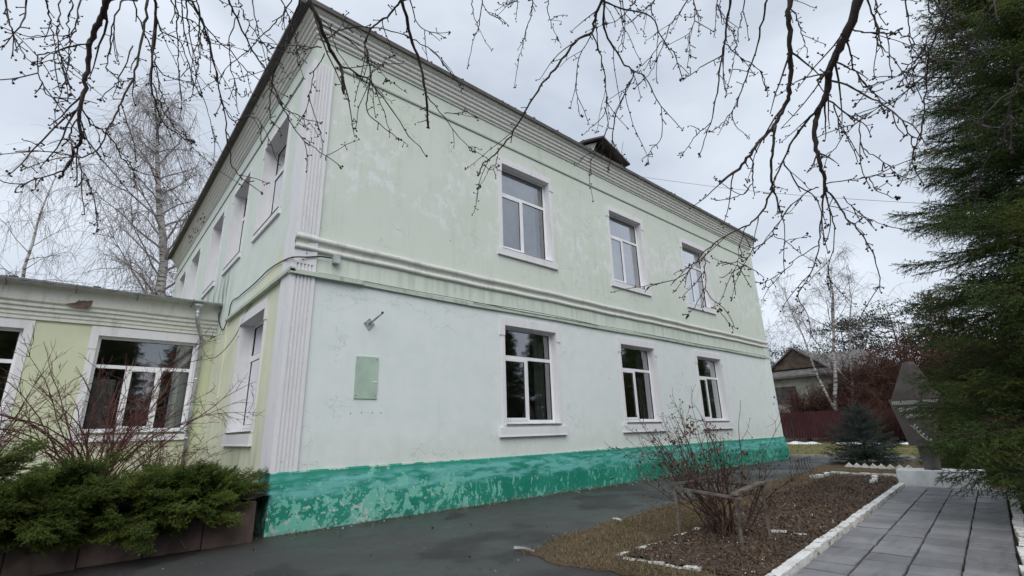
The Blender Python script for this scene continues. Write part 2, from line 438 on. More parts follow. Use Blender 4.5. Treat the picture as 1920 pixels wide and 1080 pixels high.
wall_front(); wall_side(); wall_annex(); plinth_mat(); glass_mat(); asphalt_mat(); ground_mats(); bark_birch(); tile_mat(); brick_white()
trim_mat('trim', (0.735, 0.735, 0.755), 0.26)
trim_mat('cornice', (0.79, 0.79, 0.76), 0.20, (0.22, 0.23, 0.20))
trim_mat('string', (0.36, 0.39, 0.36), 0.3, (0.2, 0.2, 0.2))
trim_mat('cornice_annex', (0.70, 0.71, 0.65), 0.40, (0.22, 0.22, 0.18))
trim_mat('belt', (0.62, 0.64, 0.60), 0.50, (0.27, 0.26, 0.23))
trim_mat('tray_paint', (0.50, 0.56, 0.49), 0.6, (0.16, 0.15, 0.13))
simple('pvc', (0.80, 0.81, 0.83), 0.35, 0.04, 3, 0.5, bump=0)
simple('gasket', (0.03, 0.03, 0.033), 0.5, 0.1, bump=0)
simple('roof_metal', (0.075, 0.066, 0.06), 0.5, 0.35, 2.5, 0.4)
simple('galvanised', (0.44, 0.46, 0.47), 0.42, 0.25, 5, 0.5, 0.6, bump=0.1)
simple('steel_dark', (0.13, 0.135, 0.14), 0.45, 0.3, 9, 0.5, 0.4)
simple('board_dark', (0.085, 0.08, 0.072), 0.8, 0.35, 6)
simple('cable_black', (0.015, 0.015, 0.016), 0.55, 0.2, bump=0)
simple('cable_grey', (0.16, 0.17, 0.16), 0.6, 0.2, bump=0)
simple('box_grey', (0.42, 0.46, 0.46), 0.55, 0.12)
simple('plate_green', (0.40, 0.52, 0.43), 0.5, 0.10, 3, 0.4)
simple('brick_red', (0.155, 0.105, 0.08), 0.9, 0.35, 9)
simple('room_wall', (0.42, 0.42, 0.38), 0.9, 0.1, bump=0)
simple('room_floor', (0.12, 0.085, 0.055), 0.7, 0.2, bump=0)
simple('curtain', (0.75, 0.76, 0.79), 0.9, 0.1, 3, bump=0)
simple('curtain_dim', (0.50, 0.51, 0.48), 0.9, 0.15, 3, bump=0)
k = NT('granite'); P = k.P()
a_ = k.noise(P, 2.2, 5, 0.65); b_ = k.noise(k.map(P, (7, 7, 1.2)), 1.0, 5, 0.6); g_ = k.noise(P, 45, 4, 0.75)
c_ = k.mix(k.ss(a_, 0.32, 0.68), (0.075, 0.052, 0.046), (0.150, 0.105, 0.088))
c_ = k.mix(k.math('MULTIPLY', k.ss(b_, 0.48, 0.70), 0.6), c_, (0.045, 0.038, 0.032))
c_ = k.mix(k.math('MULTIPLY', k.ss(g_, 0.56, 0.70), 0.35), c_, (0.20, 0.16, 0.14))
c_ = k.mix(k.math('MULTIPLY', k.rand(), 0.3), c_, (0.06, 0.045, 0.04))
MAT['granite'] = k.pr(c_, 0.6, k.bump(k.math('ADD', g_, a_), 0.5, 0.008), 0.3)
simple('bark_dark', (0.105, 0.086, 0.076), 0.8, 0.35, 14, 0.25, bump=0.6, dist=0.004, bscale=60)
simple('twig_dark', (0.085, 0.070, 0.068), 0.7, 0.35, 20, 0.25, bump=0)
simple('bud', (0.055, 0.040, 0.040), 0.7, 0.3, 30, bump=0)
simple('birch_twig', (0.27, 0.245, 0.24), 0.85, 0.25, 2, 0.1, bump=0)
simple('thicket_twig', (0.085, 0.046, 0.036), 0.9, 0.35, 0.8, 0.1, bump=0)
simple('tree_grey', (0.075, 0.064, 0.060), 0.9, 0.3, 2, 0.1, bump=0)
simple('cane_red', (0.105, 0.045, 0.038), 0.65, 0.45, 6, 0.25, bump=0)
simple('cane_brown', (0.075, 0.045, 0.034), 0.7, 0.45, 7, 0.25, bump=0)
simple('straw', (0.26, 0.20, 0.11), 0.85, 0.3, 9, bump=0)
simple('spruce_bark', (0.06, 0.045, 0.036), 0.9, 0.35, 8)
simple('wood_weathered', (0.135, 0.118, 0.10), 0.85, 0.4, 7, 0.15, bump=0.5, bscale=30)
simple('stele', (0.110, 0.094, 0.087), 0.6, 0.22, 4, 0.35, rnd=0)
simple('white_enamel', (0.48, 0.47, 0.44), 0.5, 0.12, 20)
simple('whitewash', (0.68, 0.70, 0.70), 0.85, 0.14, 3.5, 0.15, bump=0.5, bscale=14)
simple('concrete', (0.30, 0.295, 0.28), 0.9, 0.25, 4, bump=0.4)
simple('fence_red', (0.050, 0.013, 0.017), 0.6, 0.30, 0.9)
simple('house_wall', (0.36, 0.35, 0.30), 0.9, 0.25, 1.2)
simple('house_roof', (0.15, 0.142, 0.138), 0.85, 0.35, 1.5)
simple('house_wood', (0.10, 0.075, 0.06), 0.9, 0.35, 2)
simple('house_glass', (0.05, 0.055, 0.06), 0.15, 0.3, 2, 0.5, bump=0)
simple('hip_dark', (0.028, 0.016, 0.017), 0.6, 0.3, bump=0)
simple('leaf_dead_red', (0.115, 0.052, 0.036), 0.8, 0.35, 9, bump=0)
simple('wire_steel', (0.03, 0.03, 0.033), 0.5, 0.1, bump=0)
blade_mat('spruce_green', (0.038, 0.068, 0.020), (0.085, 0.135, 0.030), (0.14, 0.170, 0.034), 0.7, 0.6, 0.45)
blade_mat('spruce_blue', (0.030, 0.060, 0.052), (0.060, 0.105, 0.092), None, 2, 0.6, 0.4)
blade_mat('juniper_green', (0.042, 0.066, 0.012), (0.090, 0.135, 0.020), (0.115, 0.155, 0.028), 2.2, 0.6, 0.35)
blade_mat('pine_green', (0.020, 0.036, 0.022), (0.036, 0.056, 0.032), None, 1, 0.7, 0.3)
blade_mat('grass_dry', (0.105, 0.080, 0.050), (0.235, 0.175, 0.105), (0.15, 0.122, 0.066), 0.9, 0.8, 0.0)
blade_mat('grass_lawn', (0.13, 0.14, 0.045), (0.22, 0.20, 0.085), None, 1, 0.8, 0.0)
blade_mat('litter', (0.055, 0.034, 0.024), (0.19, 0.135, 0.09), (0.10, 0.062, 0.042), 2.5, 0.8, 0.0)
blade_mat('pale_bits', (0.42, 0.40, 0.36), (0.60, 0.60, 0.58), None, 1, 0.7, 0.0)

# ------------------------------------------------------------------ ground sheets
def sheet(name, poly, z, mat, label=None):
    me = bpy.data.meshes.new(name)
    bm = bmesh.new()
    f = bm.faces.new([bm.verts.new((x, y, z)) for x, y in poly])
    bmesh.ops.triangulate(bm, faces=[f]); bmesh.ops.recalc_face_normals(bm, faces=bm.faces[:])
    for f in bm.faces:
        if f.normal.z < 0: f.normal_flip()
    be = [e for e in bm.edges if e.is_boundary]
    if z > -0.02:      # real edge down into the ground
        ex = bmesh.ops.extrude_edge_only(bm, edges=be)
        for v in ex['geom']:
            if isinstance(v, bmesh.types.BMVert): v.co.z = -0.04
    bm.to_mesh(me); bm.free(); me.materials.append(mat)
    return tag(link(bpy.data.objects.new(name, me)), kind='structure')

sheet('ground', [(-600, -600), (900, -600), (900, 600), (-600, 600)], -0.03, MAT['lawn'])
# asphalt yard: a gently uneven grid
mb = MB(); gx = np.linspace(-30, 24, 109); gy = np.linspace(-40, 9, 99)
X, Y = np.meshgrid(gx, gy, indexing='ij')
Zs = 0.003 * np.sin(X * 0.9 + 0.4 * Y) * np.cos(Y * 0.7) + 0.002 * np.sin(2.3 * X + 1.1 * Y)
ii = np.arange(108)[:, None] * 99 + np.arange(98)[None, :]
mb.add(np.stack([X, Y, Zs], -1), np.stack([ii, ii + 99, ii + 100, ii + 1], -1))
tag(mb.build('asphalt_yard', MAT['asphalt'], smooth=True, recalc=False), kind='structure')
# far concrete kerb between asphalt and lawn
mb = MB()
for k in range(24):
    y0 = -14 + k * 1.0
    mb.box(24.0, 24.16, y0 + 0.006, y0 + 0.994, -0.05, 0.10)
tag(mb.build('yard_kerb', MAT['concrete']), kind='structure')
# ------------------------------------------------------------------ facade frames
def F_front(u, z, d): return (u, -d, z)
def F_side(u, z, d): return (-d, u, z)
YA = 7.0
def F_annex(u, z, d): return (u, YA - d, z)

def wall_sheet(fr, u0, u1, z0, z1, holes, depth):
    """outer skin with real openings and reveals, plus an inner skin"""
    mb = MB()
    us = sorted({u0, u1} | {h[0] for h in holes} | {h[1] for h in holes})
    zs = sorted({z0, z1} | {h[2] for h in holes} | {h[3] for h in holes})
    def inside(u, z): return any(h[0] < u < h[1] and h[2] < z < h[3] for h in holes)
    for d in (0.0, -depth - 0.12):
        for i in range(len(us) - 1):
            for j in range(len(zs) - 1):
                if inside((us[i] + us[i + 1]) / 2, (zs[j] + zs[j + 1]) / 2): continue
                mb.quad(fr(us[i], zs[j], d), fr(us[i + 1], zs[j], d), fr(us[i + 1], zs[j + 1], d), fr(us[i], zs[j + 1], d))
    return mb

def reveal(fr, h, depth, parent, mat):
    u0, u1, z0, z1 = h; mb = MB(); D = -depth - 0.118
    for a, b in (((u0, z0), (u1, z0)), ((u1, z0), (u1, z1)), ((u1, z1), (u0, z1)), ((u0, z1), (u0, z0))):
        mb.quad(fr(a[0], a[1], -0.0), fr(b[0], b[1], -0.0), fr(b[0], b[1], D), fr(a[0], a[1], D))
    return mb.build('reveal', mat, parent)

def pane(fr, u0, u1, z0, z1, d, parent):
    mb = MB(); mb.quad(fr(u0, z0, d), fr(u1, z0, d), fr(u1, z1, d), fr(u0, z1, d))
    o = mb.build('pane', MAT['glass'], parent, recalc=False)
    # normals must face outwards for the reflections
    n = o.data.polygons[0].normal; want = Vector(fr(0, 0, 1)) - Vector(fr(0, 0, 0))
    if n.dot(want) < 0: o.data.flip_normals()
    return o

def curtain(fr, u0, u1, z0, z1, d, parent, mat, amp=0.03, wl=0.13):
    n = max(8, int((u1 - u0) / wl * 8)); us = np.linspace(u0, u1, n)
    mb = MB(); r = []
    for u in us:
        dd = d + amp * math.sin(u * 2 * math.pi / wl) + amp * 0.5 * math.sin(u * 2 * math.pi / (wl * 2.7))
        r.append([fr(u, z0, dd), fr(u, z1, dd)])
    mb.sweep(None, r)
    return mb.build('curtain', mat, parent, smooth=True, recalc=False)

def window(fr, h, depth, parent, style='two', sash_left=True):
    """PVC window in a reveal: frame > sash, panes, gaskets"""
    u0, u1, z0, z1 = h; w = u1 - u0; F = 0.065; D0, D1 = -depth - 0.06, -depth
    zb = z0 + 0.03; zt = z0 + (z1 - z0) * 0.685
    mb = MB()
    mb.fbox(fr, u0, u0 + F, zb, z1, D0, D1); mb.fbox(fr, u1 - F, u1, zb, z1, D0, D1)
    mb.fbox(fr, u0 + F, u1 - F, zb, zb + F + 0.02, D0, D1 - 0.002); mb.fbox(fr, u0 + F, u1 - F, z1 - F, z1, D0, D1 - 0.002)
    mb.fbox(fr, u0 + F, u1 - F, zt - 0.045, zt + 0.045, D0, D1 - 0.003)
    if style == 'two':
        um = (u0 + u1) / 2 - 0.02
        cuts = [(u0 + F, um - 0.04), (um + 0.04, u1 - F)]; sash = [0] if sash_left else [1]
        mb.fbox(fr, um - 0.04, um + 0.04, zb + F + 0.02, zt - 0.045, D0, D1 - 0.004)
    else:
        a, b = u0 + w * 0.335, u0 + w * 0.665
        cuts = [(u0 + F, a - 0.045), (a + 0.045, b - 0.045), (b + 0.045, u1 - F)]; sash = [1]
        for um in (a, b): mb.fbox(fr, um - 0.045, um + 0.045, zb + F + 0.02, zt - 0.045, D0, D1 - 0.004)
    fo = mb.build('window', MAT['pvc'], parent)
    zl, zh = zb + F + 0.02, zt - 0.045
    gk = MB()
    def gasket(a, b, c, d, dd):
        g = 0.012
        gk.fbox(fr, a, a + g, c, d, dd - 0.02, dd); gk.fbox(fr, b - g, b, c, d, dd - 0.02, dd)
        gk.fbox(fr, a + g, b - g, c, c + g, dd - 0.02, dd - 0.001); gk.fbox(fr, a + g, b - g, d - g, d, dd - 0.02, dd - 0.001)
    for i, (a, b) in enumerate(cuts):
        if i in sash:
            s = MB(); S = 0.055; e = 0.012
            s.fbox(fr, a - e, a + S, zl - e, zh + e, D1 - 0.03, D1 + 0.012); s.fbox(fr, b - S, b + e, zl - e, zh + e, D1 - 0.03, D1 + 0.012)
            s.fbox(fr, a + S, b - S, zl - e, zl + S, D1 - 0.03, D1 + 0.010); s.fbox(fr, a + S, b - S, zh - S, zh + e, D1 - 0.03, D1 + 0.010)
            s.build('sash', MAT['pvc'], fo)
            pane(fr, a + S, b - S, zl + S, zh - S, D1 - 0.015, fo); gasket(a + S, b - S, zl + S, zh - S, D1 - 0.004)
        else:
            pane(fr, a, b, zl, zh, D1 - 0.03, fo); gasket(a, b, zl, zh, D1 - 0.012)
    pane(fr, u0 + F, u1 - F, zt + 0.045, z1 - F, D1 - 0.03, fo); gasket(u0 + F, u1 - F, zt + 0.045, z1 - F, D1 - 0.012)
    gk.build('gasket', MAT['gasket'], fo)
    return fo

def drip_board(fr, h, parent, depth, out=0.05, mat='galvanised'):
    u0, u1, z0, z1 = h; mb = MB()
    pts = [fr(u, z, d) for d, z in ((-depth - 0.02, z0 + 0.034), (out, z0 + 0.008), (out, z0 - 0.012)) for u in (u0 - 0.02, u1 + 0.02)]
    mb.add(pts, [(0, 1, 3, 2), (2, 3, 5, 4)])
    lo = [(p[0], p[1], p[2] - 0.004) for p in pts]
    mb.add(lo, [(0, 1, 3, 2), (2, 3, 5, 4)])
    return mb.build('drip_board', MAT[mat], parent, recalc=False)

def surround(fr, h, parent, ear=0.30, wide=0.17, head=0.21, sill=None, relief=0.035, jamb=0.12):
    """eared plaster surround: head with ears, shallower jambs, sill block"""
    u0, u1, z0, z1 = h; ze = z1 - ear
    mb = MB()
    mb.fbox(fr, u0 - wide, u1 + wide, z1 + 0.001, z1 + head, -0.02, relief)
    mb.fbox(fr, u0 - wide, u0 - 0.002, ze, z1 + 0.001, -0.02, relief); mb.fbox(fr, u1 + 0.002, u1 + wide, ze, z1 + 0.001, -0.02, relief)
    mb.fbox(fr, u0 - jamb, u0 - 0.002, z0 - 0.02, ze, -0.02, relief * 0.55); mb.fbox(fr, u1 + 0.002, u1 + jamb, z0 - 0.02, ze, -0.02, relief * 0.55)
    so = mb.build('surround', MAT['trim'], parent)
    if sill:
        a, b, c, d, e = sill
        mb = MB(); mb.fbox(fr, u0 - a, u1 + b, c, d, -0.02, e); mb.fbox(fr, u0 - a - 0.012, u1 + b + 0.012, c - 0.022, c, -0.02, e + 0.014)
        mb.build('sill', MAT['trim'], parent)
    return so

# ------------------------------------------------------------------ main building
XE, YE, ZW, ZP = 22.3, 20.0, 10.25, 0.98
bld = empty('school_building', (0, 0, 0), 'two storey pale green plastered building with teal painted plinth and ribbed cornice', 'building')
DEP = 0.20
low = [(5.36, 7.28, 1.72, 4.24), (10.33, 12.25, 1.72, 4.22), (15.24, 17.16, 1.72, 4.20)]
upw = [(5.38, 7.32, 6.42, 9.06), (10.36, 12.30, 6.40, 9.04), (15.27, 17.20, 6.38, 9.02)]
sup = [(1.55, 3.62, 6.62, 9.16), (5.10, 7.05, 6.62, 9.18), (8.50, 10.35, 6.62, 9.18), (12.75, 14.75, 6.62, 9.16), (16.20, 17.95, 6.62, 9.10)]
slo = [(1.66, 3.75, 1.70, 4.27)]
wf = wall_sheet(F_front, 0, XE, ZP - 0.02, ZW, low + upw, DEP); wf.build('front_wall', MAT['wall_front'], bld)
ws = wall_sheet(F_side, 0, YE, 0, ZW, slo + sup, DEP + 0.08); ws.build('side_wall', MAT['wall_side'], bld)
mb = MB(); mb.quad((XE, 0, 0), (XE, YE, 0), (XE, YE, ZW), (XE, 0, ZW)); mb.build('end_wall', MAT['wall_front'], bld, recalc=False)
mb = MB(); mb.quad((0, YE, 0), (XE, YE, 0), (XE, YE, ZW), (0, YE, ZW)); mb.build('rear_wall', MAT['wall_side'], bld, recalc=False)
# rooms behind the glass
mb = MB()
for z0, z1 in ((0.9, 4.75), (5.4, 9.9)):
    mb.quad((0.4, 5.5, z0), (XE - 0.4, 5.5, z0), (XE - 0.4, 5.5, z1), (0.4, 5.5, z1))
    for xx in (0.35, 3.6, 8.8, 13.8, 18.6, XE - 0.3):
        mb.quad((xx, 0.35, z0), (xx, 5.5, z0), (xx, 5.5, z1), (xx, 0.35, z1))
    mb.quad((0.35, 0.34, z1), (XE - 0.3, 0.34, z1), (XE - 0.3, YE - 0.1, z1), (0.35, YE - 0.1, z1))
for z0, z1 in ((5.4, 9.9), (0.9, 4.75)):
    mb.quad((4.5, 5.6, z0), (4.5, YE - 0.1, z0), (4.5, YE - 0.1, z1), (4.5, 5.6, z1))
mb.build('partition', MAT['room_wall'], bld, recalc=False)
mb = MB()
for z0 in (0.9, 5.4):
    mb.quad((0.35, 0.34, z0 - 0.01), (XE - 0.3, 0.34, z0 - 0.01), (XE - 0.3, YE - 0.1, z0 - 0.01), (0.35, YE - 0.1, z0 - 0.01))
mb.build('room_floor', MAT['room_floor'], bld, recalc=False)
# plinth with a slightly bellied, uneven face
mb = MB(); r = []
prof = [(-0.3, 0.985), (0.045, 0.985), (0.066, 0.955), (0.100, 0.78), (0.122, 0.52), (0.128, 0.22), (0.125, -0.02)]
us = np.linspace(-0.045, XE + 0.05, 130)
for u in us:
    wv = 0.012 * math.sin(u * 1.7) + 0.008 * math.sin(u * 4.3 + 1)
    r.append([(u - (0.015 if u < 0 and z < 0.5 else 0), -d - (wv if d > 0 else 0), z + 0.012 * math.sin(u * 0.8) * (z > 0.9)) for d, z in prof])
mb.sweep(None, r)
mb.add([r[0][k] for k in range(1, 7)] + [(-0.045, 0.62, r[0][k][2]) for k in range(1, 7)], [(k, k + 6, k + 7, k + 1) for k in range(5)])
mb.add(r[-1] , None, [(0, k, k + 1) for k in range(1, 6)])
mb.build('plinth', MAT['plinth'], bld)
# fluted corner pilasters: grooves are real
def pilaster(z0, z1, fluted=True):
    mb = MB(); x0, x1 = -0.055, 0.40; d = 0.050
    prof = [(x0, 0.0), (x0, d), (x0 + 0.075, d)]
    if fluted:
        for k in range(5):
            a = x0 + 0.085 + k * 0.068
            prof += [(a, d), (a + 0.008, d - 0.030), (a + 0.030, d - 0.030), (a + 0.038, d)]
    prof += [(x1, d), (x1, -0.01)]
    mb.sweep(None, [[(x, -dd, z) for x, dd in prof] for z in (z0, z1)])
    for z in (z0, z1):   # caps
        mb.quad((x0, 0.0, z), (x1, 0.0, z), (x1, -d + 0.03, z), (x0, -d + 0.03, z))
    # return on the side face
    mb.box(x0, 0.001, 0.0, 0.60, z0, z1)
    return mb.build('pilaster', MAT['trim'], bld)
pilaster(ZP + 0.003, 4.84); pilaster(4.842, 5.50, False); pilaster(5.502, 9.62)
mb = MB(); mb.box(XE - 0.48, XE + 0.03, -0.03, 0.3, ZP + 0.003, 10.2); mb.build('pilaster', MAT['wall_front'], bld)
# belt moulding: two rolls
def rollprof():
    p = [(-0.01, 5.455), (0.035, 5.455)]
    for a in np.linspace(90, -80, 8): p.append((0.030 + 0.050 * math.cos(R_(a)), 5.385 + 0.062 * math.sin(R_(a))))
    p += [(0.028, 5.300), (0.012, 5.285), (0.012, 5.245)]
    for a in np.linspace(80, -90, 8): p.append((0.020 + 0.045 * math.cos(R_(a)), 5.175 + 0.050 * math.sin(R_(a))))
    return p + [(-0.01, 5.115)]
pr_ = rollprof(); mb = MB()
us = np.linspace(-0.05, XE + 0.06, 90)
mb.sweep(None, [[(u, -d - 0.040 * (u < 0.42) , z + 0.008 * math.sin(u * 1.1) + 0.005 * math.sin(u * 3.7)) for d, z in pr_] for u in us])
mb.add([(-0.05, -d - 0.040, z) for d, z in pr_], None, [(0, k, k + 1) for k in range(1, len(pr_) - 1)])
mb.build('belt_moulding', MAT['belt'], bld, smooth=True)
# thin string moulding under the cornice (front and side)
mb = MB()
mb.box(0.42, XE - 0.5, -0.030, 0.02, 9.685, 9.73); mb.box(-0.030, 0.02, 0.62, YE, 9.685, 9.73)
mb.build('string_moulding', MAT['string'], bld)
# stepped cornice running round the corner
cp = [(0.0, 10.25), (0.035, 10.25), (0.035, 10.30)]
for k in range(4):
    d = 0.035 + k * 0.052; z = 10.30 + k * 0.098
    cp += [(d + 0.006, z), (d + 0.046, z + 0.012), (d + 0.060, z + 0.040), (d + 0.056, z + 0.072), (d + 0.034, z + 0.088)]
cp += [(0.25, 10.70), (0.285, 10.71), (0.325, 10.76), (0.335, 10.82), (0.0, 10.82)]
mb = MB()
rings = [[(XE + d * 0.8, 1.0, z) for d, z in cp], [(XE + d * 0.8, -d, z) for d, z in cp], [(-d, -d, z) for d, z in cp], [(-d, YE + d, z) for d, z in cp]]
# subdivide for slight sag
def subdiv(a, b, n):
    return [[tuple(np.array(p) * (1 - t) + np.array(q) * t + np.array((0, 0, 0.008 * math.sin(t * 23) * math.sin(t * math.pi)))) for p, q in zip(a, b)] for t in np.linspace(0, 1, n)]
R2 = subdiv(rings[0], rings[1], 2) + subdiv(rings[1], rings[2], 40)[1:] + subdiv(rings[2], rings[3], 36)[1:]
mb.sweep(None, R2); mb.build('cornice', MAT['cornice'], bld)
# damaged stretch of cornice on the side: exposed bricks
def rough_patch(fr, pts, d, mat, parent, name, seed=1):
    rr = random.Random(seed); mb = MB()
    c = np.mean(np.array(pts), 0); n = len(pts)
    ring = []
    for k in range(n):
        a = np.array(pts[k]); b = np.array(pts[(k + 1) % n])
        for t in (0, 0.33, 0.66):
            p = a * (1 - t) + b * t + np.array([rr.uniform(-1, 1), rr.uniform(-1, 1)]) * 0.02
            ring.append(p)
    v = [fr(p[0], p[1], d + rr.uniform(-0.004, 0.006)) for p in ring] + [fr(c[0], c[1], d - 0.012)]
    mb.add(v, None, [(k, (k + 1) % len(ring), len(ring)) for k in range(len(ring))])
    return mb.build(name, mat, parent, recalc=False)
mb = MB(); rr = random.Random(4)
for k in range(26):
    y = 12.2 + rr.random() * 3.6; z = 10.28 + rr.random() * 0.36; d = (z - 10.28) * 0.5 + 0.03
    s = rr.uniform(0.04, 0.13)
    mb.box(-d - 0.05, -d + 0.06, y, y + s * 1.9, z, z + s * 0.6)
tag(mb.build('broken_plaster', MAT['brick_red'], bld), kind='stuff')
# roof: metal hip roof with a dark folded eave
EO = 0.36; zE = 10.86
mb = MB(); h = 3.1; run = 8.2
c4 = [(-EO, -EO, zE), (XE + EO, -EO, zE), (XE + EO, YE + EO, zE), (-EO, YE + EO, zE)]
rd = [(run, YE / 2, zE + h), (XE - run, YE / 2, zE + h)]
mb.add(c4 + rd, [(0, 1, 5, 4), (2, 3, 4, 5)], [(3, 0, 4), (1, 2, 5)])
mb.quad(*[(x, y, z - 0.03) for x, y, z in c4])
roof = mb.build('roof', MAT['roof_metal'], bld, recalc=False)
mb = MB()
mb.box(-EO - 0.01, XE + EO + 0.01, -EO - 0.025, -EO - 0.002, zE - 0.10, zE + 0.016)
mb.box(-EO - 0.01, XE + EO + 0.01, -EO - 0.002, -EO + 0.10, zE - 0.052, zE - 0.036)
mb.box(-EO - 0.035, -EO - 0.012, -EO - 0.025, YE + EO, zE - 0.10, zE + 0.016)
mb.box(-EO - 0.012, -EO + 0.10, -EO + 0.102, YE + EO, zE - 0.052, zE - 0.036)
mb.build('eave_flashing', MAT['roof_metal'], roof)
mb = MB(); mb.tube([(-EO - 0.10, -EO + 0.1, zE - 0.03), (-EO - 0.10, YE + EO, zE - 0.06)], 0.062, 8); mb.build('gutter', MAT['roof_metal'], roof)
mb = MB()
for k in range(34):      # standing seam ends and drip stubs on the eave
    x = rr.uniform(0, XE); mb.box(x, x + rr.uniform(0.02, 0.06), -EO - 0.03, -EO + 0.02, zE + 0.016, zE + rr.uniform(0.03, 0.065))
tag(mb.build('seam_end', MAT['roof_metal'], roof), kind='stuff')
# hooded dormer vent
def dormer():
    a = on_y(1096, 268, 0.75); b = on_y(1160, 300, 0.75); zt = 12.62
    x0, x1 = a[0], b[0]; y0, y1 = 0.75, 3.6; zb = zE + 0.25; zw = 12.05
    d = MB(); d.box(x0, x0 + 0.09, y0, y1, zb, zw); d.box(x1 - 0.09, x1, y0, y1, zb, zw); d.box(x0 + 0.09, x1 - 0.09, y0 + 0.02, y0 + 0.09, zb, zb + 0.75)
    xm = (x0 + x1) / 2 - 0.25
    d.add([(x0, y0 + 0.03, zw), (x0 + 0.55, y0 + 0.03, zw), (xm, y0 + 0.03, zt - 0.08), (x0, y0 + 0.09, zw), (x0 + 0.55, y0 + 0.09, zw), (xm, y0 + 0.09, zt - 0.08)], [(0, 1, 4, 3), (1, 2, 5, 4), (2, 0, 3, 5)], [(0, 1, 2), (3, 5, 4)])
    do = d.build('dormer', MAT['cornice'], roof)
    d = MB(); xa, xb = x0 - 0.35, x1 + 0.35
    for (p, q) in (((xa, zw - 0.12), (xm, zt)), ((xm, zt), (xb, zw - 0.05))):
        d.hexa([(p[0], y0 - 0.3, p[1]), (q[0], y0 - 0.3, q[1]), (p[0], y1, p[1]), (q[0], y1, q[1]), (p[0], y0 - 0.3, p[1] + 0.07), (q[0], y0 - 0.3, q[1] + 0.07), (p[0], y1, p[1] + 0.07), (q[0], y1, q[1] + 0.07)])
    d.build('dormer_roof', MAT['roof_metal'], do)
    d = MB(); d.box(x0 + 0.1, x1 - 0.1, y0 + 0.5, y0 + 0.55, zb, zt - 0.5)
    for k in range(5): d.box(x0 + 0.1, x1 - 0.1, y0 + 0.12, y0 + 0.42, zb + 0.8 + k * 0.12, zb + 0.82 + k * 0.12)
    d.build('louvre', MAT['board_dark'], do)
    d = MB(); d.tube([(xb - 0.1, y0, zw + 0.1), (xb - 0.06, y0, zw + 0.7), (xb + 0.12, y0, zw + 1.25)], 0.012, 4); d.build('aerial', MAT['wire_steel'], do)
dormer()
# windows
for h in low:
    w = window(F_front, h, DEP, bld); reveal(F_front, h, DEP, w, MAT['trim'])
    surround(F_front, h, w, 0.27, 0.17, 0.22, (0.24, 0.20, 1.45, 1.66, 0.075)); drip_board(F_front, h, w, DEP)
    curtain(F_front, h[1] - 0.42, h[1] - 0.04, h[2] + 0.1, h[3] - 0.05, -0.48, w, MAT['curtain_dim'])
for h in upw:
    w = window(F_front, h, DEP, bld); reveal(F_front, h, DEP, w, MAT['trim'])
    surround(F_front, h, w, 0.26, 0.17, 0.19, (0.19, 0.19, h[2] - 0.20, h[2] - 0.03, 0.055)); drip_board(F_front, h, w, DEP, 0.03, 'pvc')
    curtain(F_front, h[0] + 0.02, h[1] - 0.28, h[2] + 0.06, h[3] - 0.03, -0.36, w, MAT['curtain'], 0.012, 0.22)  # pale curtain added behind the glass to brighten the upper panes
for i, h in enumerate(sup):
    w = window(F_side, h, DEP + 0.08, bld, sash_left=False); reveal(F_side, h, DEP + 0.08, w, MAT['trim'])
    surround(F_side, h, w, 0.26, 0.15, 0.17, (0.10, 0.10, h[2] - 0.16, h[2] - 0.03, 0.045)); drip_board(F_side, h, w, DEP, 0.05, 'steel_dark')
    curtain(F_side, h[0] + 0.05, h[1] - 0.05, h[2] + 0.06, h[3] - 0.03, -0.55, w, MAT['curtain'], 0.02, 0.22)
for h in slo:
    w = window(F_side, h, DEP + 0.08, bld, sash_left=False); reveal(F_side, h, DEP + 0.08, w, MAT['trim'])
    surround(F_side, h, w, 0.27, 0.14, 0.22, (0.12, 0.12, 1.44, 1.66, 0.065)); drip_board(F_side, h, w, DEP)
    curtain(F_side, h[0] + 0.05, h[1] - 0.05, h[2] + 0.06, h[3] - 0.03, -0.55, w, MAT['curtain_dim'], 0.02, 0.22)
# side wall plaster strip where the old corner was cut back
mb = MB(); mb.box(-0.022, 0.01, 5.35, 5.50, 2.6, 4.70); mb.build('plaster_strip', MAT['wall_side'], bld)
# bolt heads and drill marks
mb = MB()
for px, py in ((566, 463), (585, 467), (575, 475), (568, 486)): mb.blob(on_y(px, py, -0.055), 0.016)
for px, py in ((657, 775), (678, 774), (698, 774), (714, 774), (843, 358), (844, 451), (846, 284), (1050, 488)): mb.blob(on_y(px, py, -0.002), 0.013)
tag(mb.build('bolt_hole', MAT['gasket'], bld), kind='stuff')

# ------------------------------------------------------------------ annex
anx = empty('annex_building', (-3, YA, 0.8), 'single storey yellow green annex with stepped cornice joining the side wall', 'building')
XA = -16.0
aw = [(-2.62, -0.42, 1.80, 4.27), (-6.20, -4.03, 1.80, 4.29), (-9.8, -7.6, 1.8, 4.29)]
w_ = wall_sheet(F_annex, XA, -0.002, 0.5, 5.3, aw, 0.14); w_.build('annex_wall', MAT['wall_annex'], anx)
mb = MB(); mb.quad((XA, YA + 4.5, 0.8), (-0.3, YA + 4.5, 0.8), (-0.3, YA + 4.5, 5.2), (XA, YA + 4.5, 5.2)); mb.quad((XA, YA, 5.2), (-0.3, YA, 5.2), (-0.3, YA + 8, 5.2), (XA, YA + 8, 5.2))
mb.quad((XA, YA, 0.8), (XA, YA + 8, 0.8), (XA, YA + 8, 5.2), (XA, YA, 5.2)); mb.quad((-3.3, YA + 0.3, 0.8), (-3.3, YA + 4.5, 0.8), (-3.3, YA + 4.5, 5.2), (-3.3, YA + 0.3, 5.2))
mb.build('partition', MAT['room_wall'], anx, recalc=False)
